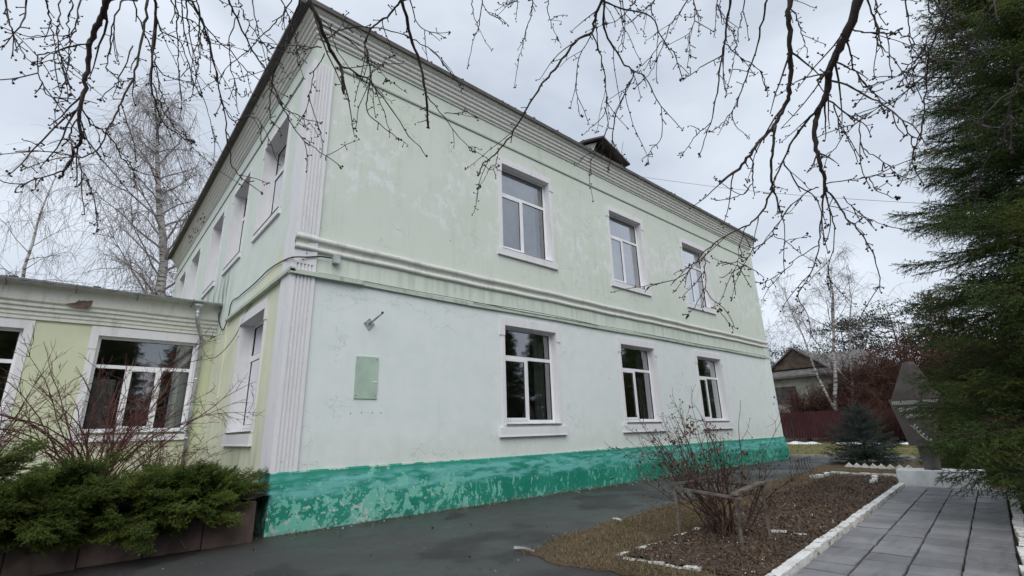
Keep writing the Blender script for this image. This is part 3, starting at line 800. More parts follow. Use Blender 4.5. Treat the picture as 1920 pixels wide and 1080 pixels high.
mb = MB(); mb.quad((XA, YA + 0.2, 0.9), (-0.1, YA + 0.2, 0.9), (-0.1, YA + 8, 0.9), (XA, YA + 8, 0.9)); mb.build('room_floor', MAT['room_floor'], anx, recalc=False)
for h in aw:
    w = window(F_annex, h, 0.14, anx, 'three'); reveal(F_annex, h, 0.14, w, MAT['trim'])
    surround(F_annex, h, w, 0.36, 0.17, 0.24, (0.16, 0.16, 1.62, 1.74, 0.06), 0.03, 0.155); drip_board(F_annex, h, w, 0.14)
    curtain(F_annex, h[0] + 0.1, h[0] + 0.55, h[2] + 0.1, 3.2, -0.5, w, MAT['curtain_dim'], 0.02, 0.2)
ac = [(0.0, 4.53), (0.06, 4.53), (0.06, 4.60), (0.075, 4.62)]
for k in range(3):
    d = 0.075 + k * 0.05; z = 4.62 + k * 0.105
    ac += [(d + 0.012, z + 0.01), (d + 0.012, z + 0.085), (d + 0.045, z + 0.10)]
ac += [(0.25, 4.96), (0.255, 5.02), (0.275, 5.30), (0.33, 5.36), (0.42, 5.38), (0.0, 5.40)]
mb = MB(); mb.sweep(None, [[(u, YA - d, z + 0.006 * math.sin(u * 1.9)) for d, z in ac] for u in np.linspace(XA, -0.002, 60)]); mb.build('cornice', MAT['cornice_annex'], anx)
pb = [on_y(*p, YA - 0.27) for p in ((123, 571), (150, 564), (158, 563), (174, 565), (166, 578), (140, 577))]
rough_patch(F_annex, [(p[0], p[2]) for p in pb], 0.278, MAT['brick_red'], anx, 'exposed_brick', 3)
mb = MB(); mb.add([(XA, YA - 0.50, 5.42), (-0.002, YA - 0.50, 5.42), (-0.002, YA + 8, 6.15), (XA, YA + 8, 6.15), (XA, YA - 0.50, 5.385), (-0.002, YA - 0.50, 5.385), (-0.002, YA + 0.2, 5.41), (XA, YA + 0.2, 5.41)], [(0, 1, 2, 3), (4, 5, 1, 0), (4, 7, 6, 5)])
ar = mb.build('roof', MAT['roof_metal'], anx, recalc=False)
for k in range(5):
    x = -1.4 - k * 1.55; mb = MB(); mb.box(x, x + 0.16, YA - 0.30, YA - 0.16, 5.43, 5.50); mb.build('snow_stop', MAT['board_dark'], ar)
mb = MB()      # half-round gutter
gp = [(math.cos(a) * 0.062, math.sin(a) * 0.062) for a in np.linspace(math.pi, 2 * math.pi, 9)]
mb.sweep(None, [[(u, YA - 0.55 + c, 5.395 + 0.004 * u + s) for c, s in gp] for u in np.linspace(XA, -0.03, 3)])
mb.sweep(None, [[(u, YA - 0.55 + c * 0.93, 5.397 + 0.004 * u + s * 0.93) for c, s in gp] for u in np.linspace(XA, -0.03, 3)])
gut = mb.build('gutter', MAT['galvanised'], anx, smooth=True)
for k in range(7):
    x = -0.75 - k * 1.25; mb = MB()
    mb.tube([(x, YA - 0.47, 5.44), (x, YA - 0.62, 5.40), (x, YA - 0.61, 5.335), (x, YA - 0.55, 5.315), (x, YA - 0.49, 5.33), (x, YA - 0.40, 5.30), (x, YA - 0.30, 5.24)], 0.010, 4); mb.build('gutter_bracket', MAT['steel_dark'], gut)
# downpipe with funnel and offset
dp = MB(); xt = -0.60
f_ = [(0.055, 5.14), (0.065, 5.18), (0.115, 5.24), (0.12, 5.285)]
for (r0, z0), (r1, z1) in zip(f_[:-1], f_[1:]):
    dp.tube([(xt, YA - 0.55, z0), (xt, YA - 0.55, z1)], [r0, r1], 12, False)
fun = dp.build('funnel', MAT['galvanised'], gut, smooth=True)
dp = MB(); dp.tube([(xt, YA - 0.55, 5.16), (xt, YA - 0.55, 4.86), (xt + 0.03, YA - 0.50, 4.80), (-0.36, YA - 0.17, 4.38), (-0.34, YA - 0.13, 4.30), (-0.33, YA - 0.12, 2.6), (-0.33, YA - 0.12, 0.75)], 0.052, 10)
for z in (5.02, 4.33, 3.2, 1.6): dp.tube([(-0.33 if z < 4.5 else xt, YA - (0.12 if z < 4.5 else 0.55), z), (-0.33 if z < 4.5 else xt, YA - (0.12 if z < 4.5 else 0.55), z + 0.06)], 0.060, 10)
dp.build('downpipe', MAT['galvanised'], anx, smooth=True)

# ------------------------------------------------------------------ fixtures on the walls (things of their own)
def polysub(pts, n=4):
    pts = [np.array(p, float) for p in pts]; out = []
    P4 = [pts[0]] + pts + [pts[-1]]
    for i in range(1, len(P4) - 2):
        a, b, c, d = P4[i - 1:i + 3]
        for t in np.linspace(0, 1, n, endpoint=False):
            out.append(0.5 * ((2 * b) + (c - a) * t + (2 * a - 5 * b + 4 * c - d) * t * t + (3 * b - a - 3 * c + d) * t ** 3))
    out.append(pts[-1]); return np.array(out)
ct = empty('cable_conduit', (0, 0, 4.65), 'long painted cable conduit strip running along the wall above ground floor windows', 'conduit')
mb = MB(); xs = np.linspace(-0.10, XE, 16)
for i in range(15):
    a, b = xs[i], xs[i + 1]; o1 = 0.012 * math.sin(i * 1.7); o2 = 0.012 * math.sin((i + 1) * 1.7); dd = 0.11 if i == 0 else 0.06
    mb.hexa([(a, -dd, 4.60 + o1), (b, -dd, 4.60 + o2), (a, -0.001, 4.60 + o1), (b, -0.001, 4.60 + o2), (a, -dd, 4.685 + o1), (b, -dd, 4.685 + o2), (a, -0.001, 4.685 + o1), (b, -0.001, 4.685 + o2)])
mb.box(-0.11, -0.001, -0.11, 5.30, 4.64, 4.72)
mb.build('channel', MAT['tray_paint'], ct)
mb = MB()
for i in range(26):
    x = 1.55 + i * 0.82 + 0.2 * math.sin(i * 5.1); mb = MB(); mb.box(x, x + 0.03, -0.070, -0.0602, 4.61, 4.705); mb.build('clip', MAT['tray_paint'], ct)
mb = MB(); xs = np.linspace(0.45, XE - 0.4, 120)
mb.tube([(x, -0.066, 4.694 + 0.006 * math.sin(x * 1.9) + 0.012 * math.sin(x * 0.7)) for x in xs], 0.0085, 5); mb.build('added_dark_line', MAT['cable_grey'], ct)  # tube added to draw the dark, dirty shadow line along the conduit
mb = MB(); xs = np.linspace(4.3, 9.2, 30)
mb.tube([(x, -0.075, 4.685 + 0.045 * math.sin((x - 4.3) * 0.64) * (x < 9.2)) for x in xs], 0.009, 5); mb.build('loose_cable', MAT['cable_black'], ct)

jb = empty('junction_box', on_y(629, 487, 0), 'small grey junction box beside the fluted corner under the belt moulding', 'junction box')
p = on_y(629, 487, -0.05); mb = MB(); mb.box(p[0] - 0.055, p[0] + 0.065, -0.10, -0.001, p[2] - 0.085, p[2] + 0.06); bx = mb.build('housing', MAT['box_grey'], jb)
mb = MB(); mb.box(p[0] - 0.062, p[0] + 0.072, -0.125, -0.101, p[2] - 0.09, p[2] + 0.066); mb.build('lid', MAT['box_grey'], jb)
# black cable from the box round the corner
pts = [on_y(*q, -0.075) for q in ((622, 484), (600, 481), (575, 482))] + [np.array((-0.08, -0.085, on_y(550, 483, -0.085)[2]))]
pts += [on_x(*q, -0.035) for q in ((525, 492), (512, 500), (500, 509), (487, 522), (472, 536), (455, 550), (446, 558), (437, 563), (432, 574), (429, 590), (424, 606), (418, 619), (413, 612), (410, 598), (411, 586))]
mb = MB(); mb.tube(polysub(pts, 4), 0.014, 6)
tag(mb.build('black_cable', MAT['cable_black'], smooth=True), 'black cable sagging down the side wall from the grey junction box', 'cable')
a = on_x(477, 558, -0.06); e = np.array((-0.33, YA - 0.18, on_y(377, 650, YA - 0.18)[2]))
q1 = [(463, 583), (443, 627), (417, 660), (397, 672), (385, 665)]
pts = [a]
for i, q in enumerate(q1):
    t = (i + 1) / 6.0; pts.append(on_y(*q, a[1] * (1 - t) + e[1] * t))
pts.append(e); mb = MB(); mb.tube(polysub(pts, 5), 0.011, 6)
tag(mb.build('grey_cable', MAT['cable_grey'], smooth=True), 'grey cable hanging in a loop between conduit and annex downpipe', 'cable')
# diamond wall bracket with a slanting pipe
p = on_y(692, 607, 0)
br = empty('wall_bracket', (p[0], 0, p[2]), 'grey diamond wall plate with a slanted pipe stub', 'bracket')
mb = MB(); s = 0.125
mb.add([(p[0] - s * 1.0, -0.012, p[2]), (p[0], -0.012, p[2] - s * 1.25), (p[0] + s * 1.0, -0.012, p[2] + 0.0), (p[0], -0.012, p[2] + s * 0.95)] + [(p[0] - s, -0.001, p[2]), (p[0], -0.001, p[2] - s * 1.25), (p[0] + s, -0.001, p[2]), (p[0], -0.001, p[2] + s * 0.95)], [(0, 1, 2, 3), (4, 5, 1, 0), (5, 6, 2, 1), (6, 7, 3, 2), (7, 4, 0, 3)])
mb.build('plate', MAT['galvanised'], br)
mb = MB(); mb.tube([(p[0], -0.01, p[2]), (p[0] + 0.02, -0.16, p[2] + 0.04), (p[0] + 0.09, -0.42, p[2] + 0.17)], 0.022, 8); mb.build('pipe', MAT['galvanised'], br, smooth=True)
mb = MB(); mb.tube([(p[0] + 0.085, -0.405, p[2] + 0.163), (p[0] + 0.092, -0.426, p[2] + 0.173)], 0.026, 8); mb.build('pipe_cap', MAT['cable_black'], br)
mb = MB()
for dx, dz in ((-0.09, 0), (0.09, 0), (0, -0.12), (0, 0.085)): mb.blob((p[0] + dx, -0.014, p[2] + dz), 0.012)
tag(mb.build('bolt', MAT['steel_dark'], br), kind='stuff')
# pale green blank plate
pl = empty('blank_plate', on_y(688, 710, 0), 'pale green blank metal plate screwed to the white wall', 'plate')
x0, x1, z0, z1 = 1.37, 1.86, 2.27, 3.12
mb = MB(); mb.box(x0, x1, -0.022, -0.001, z0, z1); po = mb.build('sheet', MAT['plate_green'], pl)
mb = MB()
for x, z in ((x0 + 0.04, z1 - 0.05), (x1 - 0.04, z1 - 0.05), (x0 + 0.04, z0 + 0.06), (x1 - 0.04, z0 + 0.06)): mb.blob((x, -0.022, z), 0.013)
tag(mb.build('screw', MAT['gasket'], pl), kind='stuff')
mb = MB(); mb.box(x1 - 0.11, x1 - 0.02, -0.030, -0.0225, 2.60, 2.625); mb.build('sticker', MAT['pvc'], pl)

# ------------------------------------------------------------------ raised planter in the corner
plt = empty('raised_planter', (-3, -0.4, 0), 'low brown stone slab planter wall along the yard corner', 'planter')
def slab_mesh(w, seed):
    r = random.Random(seed); b = 0.012; mb = MB(); H = 0.60
    mb.box(0.004, w - 0.004, 0.0, 0.05, 0.0, H)
    me = mb.mesh('stone_slab', MAT['granite']); bm = bmesh.new(); bm.from_mesh(me)
    bmesh.ops.bevel(bm, geom=bm.edges[:], offset=0.007, segments=1, affect='EDGES'); bm.to_mesh(me); bm.free(); return me
sl = [slab_mesh(0.695, s) for s in range(3)]
tw = math.atan2(0.11, 1.7)
for k in range(15):
    o = place('stone_slab', sl[k % 3], plt, (-0.30 - (k + 1) * 0.697, -0.40 + (k % 3) * 0.004 + 0.0 * k, random.uniform(-0.012, 0.012)), (random.uniform(-0.012, 0.012), 0, 0))
mb = MB(); mb.box(-10.8, -0.31, -0.345, -0.20, 0.0, 0.56); mb.box(-0.350, -0.300, -0.39, 0.3, 0.0, 0.585); mb.build('planter_core', MAT['granite'], plt)
def rough_grid(name, x0, x1, y0, y1, z, amp, n, m, mat, f=None):
    X, Y = np.meshgrid(np.linspace(x0, x1, n), np.linspace(y0, y1, m), indexing='ij')
    Z = z + amp * (np.sin(X * 5.1 + Y * 3) * np.cos(Y * 4.3 - X) + 0.6 * np.sin(X * 11 + 2 * Y) * np.sin(9 * Y)) + rng.normal(0, amp * 0.25, X.shape)
    if f is not None: X, Y, Z = f(X, Y, Z)
    mb = MB(); ii = np.arange(n - 1)[:, None] * m + np.arange(m - 1)[None, :]
    mb.add(np.stack([X, Y, Z], -1), np.stack([ii, ii + m, ii + m + 1, ii + 1], -1))
    return tag(mb.build(name, mat, smooth=True, recalc=False), kind='structure')
rough_grid('planter_soil', -10.8, -0.02, -0.21, 7.0, 0.64, 0.03, 90, 60, MAT['soil'])

# ------------------------------------------------------------------ evergreen sprays
def conifer_spray(name, seed, L, tw_step, tw_len, tw_ang, sec_step, sec_len, nl, nw, nstep, mat, droop=0.18, lift=0.14, axis_r=0.012, flat=0.25, tert=False, hangd=-0.08):
    r = np.random.default_rng(seed); segs = []; wood = MB()
    s = np.linspace(0, 1, 14)
    ax = np.stack([L * s, 0.03 * L * np.sin(s * 5 + seed), -droop * L * s + lift * L * s * s + 0.0 * s], 1)
    wood.tube(ax, [axis_r, axis_r * 0.25], 4, False)
    def axp(t):
        i = min(int(t * 13), 12); f = t * 13 - i; return ax[i] * (1 - f) + ax[i + 1] * f
    for i in range(5, 13): segs.append((ax[i], ax[i + 1]))
    t = 0.10
    while t < 0.985:
        for sd_ in (-1, 1):
            if r.random() < 0.06: continue
            p = axp(t); a = tw_ang + r.normal(0, 0.12)
            ln = (tw_len * L * ((1 - t) ** 0.65) * min(1, 0.45 + t * 2.2) + 0.06) * r.uniform(0.75, 1.15)
            d = np.array([math.cos(a), sd_ * math.sin(a), r.normal(hangd, flat)])
            d /= np.linalg.norm(d)
            n = 4; q = [p]
            for k in range(n):
                d = d + np.array([0.10, 0, -0.05 + 0.05 * k]) + r.normal(0, 0.05, 3); d /= np.linalg.norm(d)
                q.append(q[-1] + d * ln / n)
            wood.tube(np.array(q), [axis_r * 0.4, axis_r * 0.12], 3, False)
            for k in range(n): segs.append((q[k], q[k + 1]))
            u = sec_step * 1.2
            while u < ln * 0.97:
                k = min(int(u / ln * n), n - 1); f = u / ln * n - k; b = q[k] * (1 - f) + q[k + 1] * f
                dm = q[k + 1] - q[k]; dm /= np.linalg.norm(dm)
                for s2 in (-1, 1):
                    side = np.cross(dm, (0, 0, 1)); side /= np.linalg.norm(side) + 1e-9
                    dd = dm * 0.75 + side * s2 * 0.75 + np.array([0, 0, r.normal(hangd, flat)])
                    dd /= np.linalg.norm(dd); l2 = sec_len * r.uniform(0.5, 1.2) * (1 - 0.55 * u / ln)
                    e = b + dd * l2; e[2] -= 0.1 * l2
                    segs.append((b, e))
                    if tert:
                        for g in (0.45, 0.75):
                            for s3 in (-1, 1):
                                sv = np.cross(dd, (0, 0, 1)); sv /= np.linalg.norm(sv) + 1e-9
                                segs.append((b * (1 - g) + e * g, b * (1 - g) + e * g + (dd * 0.8 + sv * s3 * 0.6 + r.normal(0, 0.2, 3)) * l2 * 0.4))
                u += sec_step * r.uniform(0.8, 1.25)
        t += tw_step * r.uniform(0.8, 1.2)
    A = np.array([x[0] for x in segs]); B = np.array([x[1] for x in segs])
    ln = np.linalg.norm(B - A, axis=1); cnt = np.maximum(2, (ln / nstep).astype(int))
    idx = np.repeat(np.arange(len(A)), cnt)
    f = (np.arange(len(idx)) - np.repeat(np.cumsum(cnt) - cnt, cnt) + r.random(len(idx))) / cnt[idx]
    c = A[idx] * (1 - f[:, None]) + B[idx] * f[:, None]
    dr = (B - A)[idx] / (ln[idx][:, None] + 1e-9)
    rnd = r.normal(0, 1, (len(idx), 3)); rnd -= dr * np.sum(rnd * dr, 1)[:, None]; rnd /= np.linalg.norm(rnd, axis=1)[:, None] + 1e-9
    nd = dr * 0.75 + rnd * 0.85; nd /= np.linalg.norm(nd, axis=1)[:, None]
    wv = np.cross(nd, r.normal(0, 1, (len(idx), 3))); wv /= np.linalg.norm(wv, axis=1)[:, None] + 1e-9
    l_ = nl * r.uniform(0.7, 1.2, len(idx))[:, None]
    v = np.stack([c - wv * nw, c + wv * nw, c + nd * l_], 1).reshape(-1, 3)
    nb = MB(); nb.add(v, None, np.arange(len(idx) * 3).reshape(-1, 3))
    # needles and wood in one mesh, two material slots
    nq = sum(len(q) for q in wood.q)
    allm = MB()
    for vv, qq in zip(wood.v, wood.q): pass
    wv_ = np.concatenate(wood.v); wq = np.concatenate(wood.q)
    allm.add(wv_, wq); allm.add(nb.v[0], None, nb.t[0])
    me = allm.mesh(name, None, recalc=False)
    me.materials.append(MAT['spruce_bark']); me.materials.append(mat)
    mi = np.ones(len(me.polygons), int); mi[:len(wq)] = 0
    me.polygons.foreach_set('material_index', mi); me.update()
    return me

BOUGH = [conifer_spray('bough', 10 + i, 2.5, 0.036, 0.46, 0.86, 0.078, 0.25, 0.024, 0.0042, 0.0062, MAT['spruce_green'], flat=0.34, hangd=-0.22) for i in range(4)]
TIP = [conifer_spray('bough', 20 + i, 1.1, 0.060, 0.48, 0.85, 0.070, 0.20, 0.024, 0.0042, 0.0062, MAT['spruce_green'], 0.05, 0.22, flat=0.4) for i in range(3)]
BLUE = [conifer_spray('bough', 30 + i, 0.95, 0.07, 0.36, 0.85, 0.085, 0.13, 0.030, 0.0060, 0.013, MAT['spruce_blue'], 0.02, 0.10) for i in range(3)]
JUN = [conifer_spray('spray', 40 + i, 0.75, 0.055, 0.42, 0.62, 0.040, 0.085, 0.016, 0.0042, 0.0065, MAT['juniper_green'], -0.10, -0.10, 0.006, 0.35, True) for i in range(4)]

def spruce(loc, H, R0, label, z0=0.5, step=0.34, per=7, meshes=BOUGH, tips=TIP, ml=2.5, tl=1.1, seed=0, group=None, bark='spruce_bark', droop0=-0.12, rt=None, name='spruce_tree', power=0.85, wid=0.95, trim=None):
    r = random.Random(seed); t = empty(name, loc, label, 'tree', group)
    mb = MB(); zz = np.linspace(0, H, 9); rt = rt or H * 0.013
    mb.tube(np.stack([loc[0] + 0.02 * np.sin(zz * 2), loc[1] + 0.02 * np.cos(zz * 1.7), loc[2] + zz], 1), [rt * 1.15, 0.015], 9)
    mb.build('trunk', MAT[bark], t)
    z = z0; k = 0
    while z < H - 0.08:
        f = (z - z0) / (H - z0); rad = R0 * (1 - f) ** power
        n = per if f < 0.8 else max(4, per - 2)
        for i in range(n):
            az = (i + k * 0.41) * 2 * math.pi / n + r.uniform(-0.28, 0.28)
            ln = rad * r.uniform(0.80, 1.10)
            if trim and z < trim[0] and trim[1] < az % 6.2832 < trim[2]: ln *= trim[3]      # boughs cut back beside the path
            if ln > 1.5 * tl: me = r.choice(meshes); sc = ln / ml
            else: me = r.choice(tips); sc = max(0.18, ln / tl)
            pit = (droop0 + 0.62 * f) + r.uniform(-0.10, 0.10)
            zq = z + r.uniform(-0.12, 0.12)
            sy = max(sc, wid) if ml > 1.6 and ln > 1.5 * tl else sc
            o = place('bough', me, t, (loc[0], loc[1], loc[2] + zq), (r.uniform(-0.25, 0.25), -pit, az), (sc, sy, sy))
        z += step * (1 - 0.35 * f); k += 1
    mb = MB(); mb.tube([(loc[0], loc[1], loc[2] + H - 0.15), (loc[0], loc[1], loc[2] + H + 0.1)], [0.012, 0.004], 4); mb.build('leader', MAT[bark], t)
    return t

spruce((9.2, -10.25, 0), 13.8, 3.28, 'tall dark green spruce with drooping boughs at the edge of the paved path', 0.95, 0.34, 7, seed=3, power=0.92, droop0=-0.08, trim=(1.40, 0.8, 2.5, 0.80))
spruce((19.9, -3.75, 0), 2.35, 1.45, 'small blue green spruce standing behind the flower bed', 0.12, 0.17, 8, BLUE, BLUE, 0.95, 0.95, seed=5, droop0=0.02, rt=0.035, power=0.75)
spruce((16.6, -7.0, 0), 2.6, 1.2, 'young bushy spruce half hidden behind the stone monument', 0.15, 0.2, 7, TIP, TIP, 1.1, 1.1, seed=6, droop0=0.05, rt=0.03)
for i, (x, y, H) in enumerate(((-7, -25, 14.0), (-1.5, -28, 16), (4, -25, 14.2), (9, -28, 16.5), (14, -25.5, 15.5), (19, -28, 17), (24, -26, 16), (29, -28.5, 17), (34, -26.5, 16.5), (40, -28, 17.5), (47, -28, 18), (55, -29, 19), (63, -28, 20), (70, -29, 21), (78, -28, 22), (86, -30, 22))):
    spruce((x, y, 0), H, 4.4, 'dark spruce of the row behind the viewer, mirrored in the ground floor windows', 0.8, 0.62, 7, seed=30 + i, group='spruces mirrored in the windows', wid=1.7)

# junipers spilling over the planter
def juniper(loc, n, rad, top, label, seed, front=0.55):
    r = random.Random(seed); t = empty('juniper_shrub', loc, label, 'shrub')
    mb = MB()
    for k in range(7):
        a = r.uniform(0, 6.28); mb.tube([loc, (loc[0] + 0.3 * rad * math.cos(a), loc[1] + 0.3 * rad * math.sin(a), loc[2] + 0.25 * top)], [0.02, 0.01], 5)
    mb.build('stem', MAT['spruce_bark'], t)
    for k in range(n):
        az = r.uniform(0, 2 * math.pi) if r.random() < 0.6 else r.uniform(-2.4, -0.7); el = r.uniform(-0.50, 1.0); q = r.uniform(0.0, 0.66)
        ce = math.cos(el)
        p = (loc[0] + rad * q * math.cos(az) * ce, loc[1] + rad * q * math.sin(az) * ce * 0.8, loc[2] + 0.10 + (top - 0.25) * q * max(0.05, math.sin(el)) * 1.1 + 0.14 * r.random() - (0.10 if el < 0 else 0))
        place('spray', r.choice(JUN), t, p, (r.uniform(-0.7, 0.7), -el * 0.65 + 0.08, az + r.uniform(-0.4, 0.4)), r.uniform(0.72, 1.12))
    return t
juniper((-1.22, 0.10, 0.55), 110, 0.80, 0.44, 'spreading green juniper at the right end of the planter beside the teal plinth', 1)
juniper((-2.15, 0.0, 0.50), 115, 0.90, 0.36, 'low spreading juniper in the middle of the planter', 2)
juniper((-3.05, 0.0, 0.58), 140, 0.95, 0.66, 'taller bushy juniper at the left edge of the picture', 3)
juniper((-4.05, 0.0, 0.64), 130, 0.95, 0.95, 'juniper cut off by the left picture edge', 4)

# bare shrub with red canes behind the junipers
def cane_shrub(name, loc, n, length, spread, label, cat, mat, seed, grav=-0.05, wood_r=0.011, side=9, lean=(0, 0), side_len=0.55, sidegrav=-0.02, fine=True, tr_=0.0018):
    r = np.random.default_rng(seed); t = empty(name, loc, label, cat)
    st = MB(); tw_ = MB(); ends = []
    for k in range(n):
        az = r.uniform(0, 2 * math.pi); sp = spread * r.uniform(0.25, 1.1)
        d = np.array([math.cos(az) * sp + lean[0], math.sin(az) * sp + lean[1], 1.0])
        ln = length * r.uniform(0.55, 1.1); p0 = np.array(loc) + np.array([r.normal(0, 0.12), r.normal(0, 0.12), 0])
        q = grow(p0, d, ln, 12, 0.10, grav * r.uniform(0.5, 1.4), r); rr0 = wood_r * r.uniform(0.6, 1.2)
        st.tube(q, [rr0, rr0 * 0.25], 5)
        ends.append(q[-1])
        for j in range(side):
            i = r.integers(3, 12); b = q[i]; dm = q[i] - q[i - 1]; dm /= np.linalg.norm(dm)
            dd = dm * 0.8 + r.normal(0, 0.55, 3)
            q2 = grow(b, dd, side_len * r.uniform(0.3, 1.1), 6, 0.14, sidegrav, r); tw_.tube(q2, [max(rr0 * 0.38, tr_), tr_], 3, False); ends.append(q2[-1])
            if fine:
                for g in range(3):
                    i2 = r.integers(2, 6); q3 = grow(q2[i2], (q2[i2] - q2[i2 - 1]) / np.linalg.norm(q2[i2] - q2[i2 - 1]) + r.normal(0, 0.6, 3), side_len * 0.4 * r.uniform(0.4, 1.1), 4, 0.15, 0, r)
                    tw_.tube(q3, [tr_ * 1.2, tr_ * 0.7], 3, False); ends.append(q3[-1])
    st.build('stem', MAT[mat], t, recalc=False); tag(tw_.build('twig', MAT[mat], t, recalc=False), kind='stuff')
    return t, ends
cane_shrub('bare_shrub', (-2.25, 2.6, 0.68), 44, 3.1, 0.75, 'leafless arching shrub with red brown canes in front of the annex window', 'shrub', 'cane_red', 11, -0.055, 0.016, 11, tr_=0.0032)
cane_shrub('bare_shrub', (-1.3, 3.2, 0.68), 26, 1.35, 0.85, 'lower tangle of red canes beside the annex downpipe', 'shrub', 'cane_red', 12, -0.03, 0.009, 10, side_len=0.4, tr_=0.0026)
cane_shrub('bare_shrub', (-3.9, 2.6, 0.68), 22, 2.6, 0.7, 'leafless shrub with thin canes at the left picture edge', 'shrub', 'cane_red', 13, -0.05, 0.011, 9, tr_=0.0026)
mb = MB(); r = np.random.default_rng(3)
for k in range(170):
    p = np.array([r.uniform(-2.6, -0.5), r.uniform(2.2, 4.2), 0.7]); d = np.array([r.normal(0, 0.35), r.normal(0, 0.3), 1])
    mb.tube(grow(p, d, r.uniform(0.25, 0.75), 4, 0.1, -0.02, r), [0.006, 0.002], 3, False)
tag(mb.build('dry_stalks', MAT['straw'], recalc=False), 'dry straw coloured stalks standing under the red caned shrub', 'dry stalks', kind='stuff')
mb = MB()
for pts in (((318, 898), (322, 905), (315, 912)), ((346, 884), (349, 890)), ((278, 917), (290, 930)), ((222, 955), (216, 972), (214, 978))):
    q = [on_y(px, py, -0.55) for px, py in pts]; mb.tube(q, [0.008, 0.006], 4)
tag(mb.build('fallen_straw', MAT['pale_bits'], recalc=False), 'pale straws caught on the junipers', 'straw', kind='stuff')
mb = MB(); mb.tube([on_z(352, 1035), on_y(340, 1015, -0.44), on_y(322, 995, -0.46)], [0.004, 0.003], 4)
tag(mb.build('straw_stalk', MAT['straw']), 'single long straw leaning on the planter wall', 'straw')

# ------------------------------------------------------------------ garden
gp_ = [(2.1, -4.25), (2.7, -4.0), (3.5, -3.82), (4.2, -3.72), (4.85, -3.6), (5.6, -3.55), (6.7, -3.45), (8.2, -3.5), (10, -3.35), (12.2, -3.25), (14.5, -3.1), (16.1, -3.0), (18.5, -2.5), (21.5, -2.4), (22.3, -4.5), (22.3, -13), (3.2, -13), (2.7, -8), (2.45, -6.6), (2.12, -5.57), (1.95, -4.9)]
rg = []
rr = random.Random(9)
for i in range(len(gp_)):       # ragged outline
    a, b = np.array(gp_[i]), np.array(gp_[(i + 1) % len(gp_)]); L = np.linalg.norm(b - a); n = max(1, int(L / 0.16))
    for k in range(n):
        rg.append(tuple(a + (b - a) * k / n + np.array([rr.gauss(0, 0.03), rr.gauss(0, 0.03)])))
sheet('dry_turf', rg, 0.013, MAT['turf'])
def inpoly(P, poly):
    x, y = P[:, 0], P[:, 1]; ins = np.zeros(len(P), bool); j = len(poly) - 1
    for i in range(len(poly)):
        xi, yi = poly[i]; xj, yj = poly[j]
        c = ((yi > y) != (yj > y)) & (x < (xj - xi) * (y - yi) / (yj - yi + 1e-12) + xi); ins ^= c; j = i
    return ins
# path frame
PO = np.array([3.45, -7.52]); PU = np.array([0.9963, 0.0858]); PN = np.array([0.0858, -0.9963])
def path_xy(u, n): return PO + PU * u + PN * n
PANG = math.atan2(PU[1], PU[0])
bed1 = [(2.72, -5.24), (5.0, -5.14), (5.32, -6.1), (5.42, -6.62), tuple(path_xy(1.7, -0.54)), tuple(path_xy(-0.8, -0.54)), (2.80, -6.3)]
bed2 = [(5.05, -5.12), (7.5, -4.75), (10.0, -4.45), (12.5, -4.3), (14.8, -4.1), (14.9, -5.6), (12.9, -6.0), tuple(path_xy(8.9, -0.54)), tuple(path_xy(1.75, -0.54)), (5.4, -6.6), (5.3, -6.08)]
def bed(name, poly, z, amp):
    P = np.array(poly); x0, y0 = P.min(0); x1, y1 = P.max(0); st = 0.07
    X, Y = np.meshgrid(np.arange(x0, x1, st), np.arange(y0, y1, st), indexing='ij')
    Z = z + amp * (np.sin(X * 6 + 1.7 * np.sin(Y * 5)) * np.cos(Y * 7) * 0.5 + 0.5 * np.sin(X * 17 + Y * 9) * np.cos(15 * Y)) + rng.normal(0, amp * 0.35, X.shape)
    n, m = X.shape; ii = (np.arange(n - 1)[:, None] * m + np.arange(m - 1)[None, :]).ravel()
    cen = np.stack([X[:-1, :-1].ravel() + st / 2, Y[:-1, :-1].ravel() + st / 2], 1); ok = inpoly(cen, poly); ii = ii[ok]
    mb = MB(); mb.add(np.stack([X, Y, Z], -1), np.stack([ii, ii + m, ii + m + 1, ii + 1], -1))
    return tag(mb.build(name, MAT['soil'], smooth=True, recalc=False), kind='structure')
bed('bed_soil', bed1, 0.042, 0.014); bed('bed_soil', bed2, 0.050, 0.022)

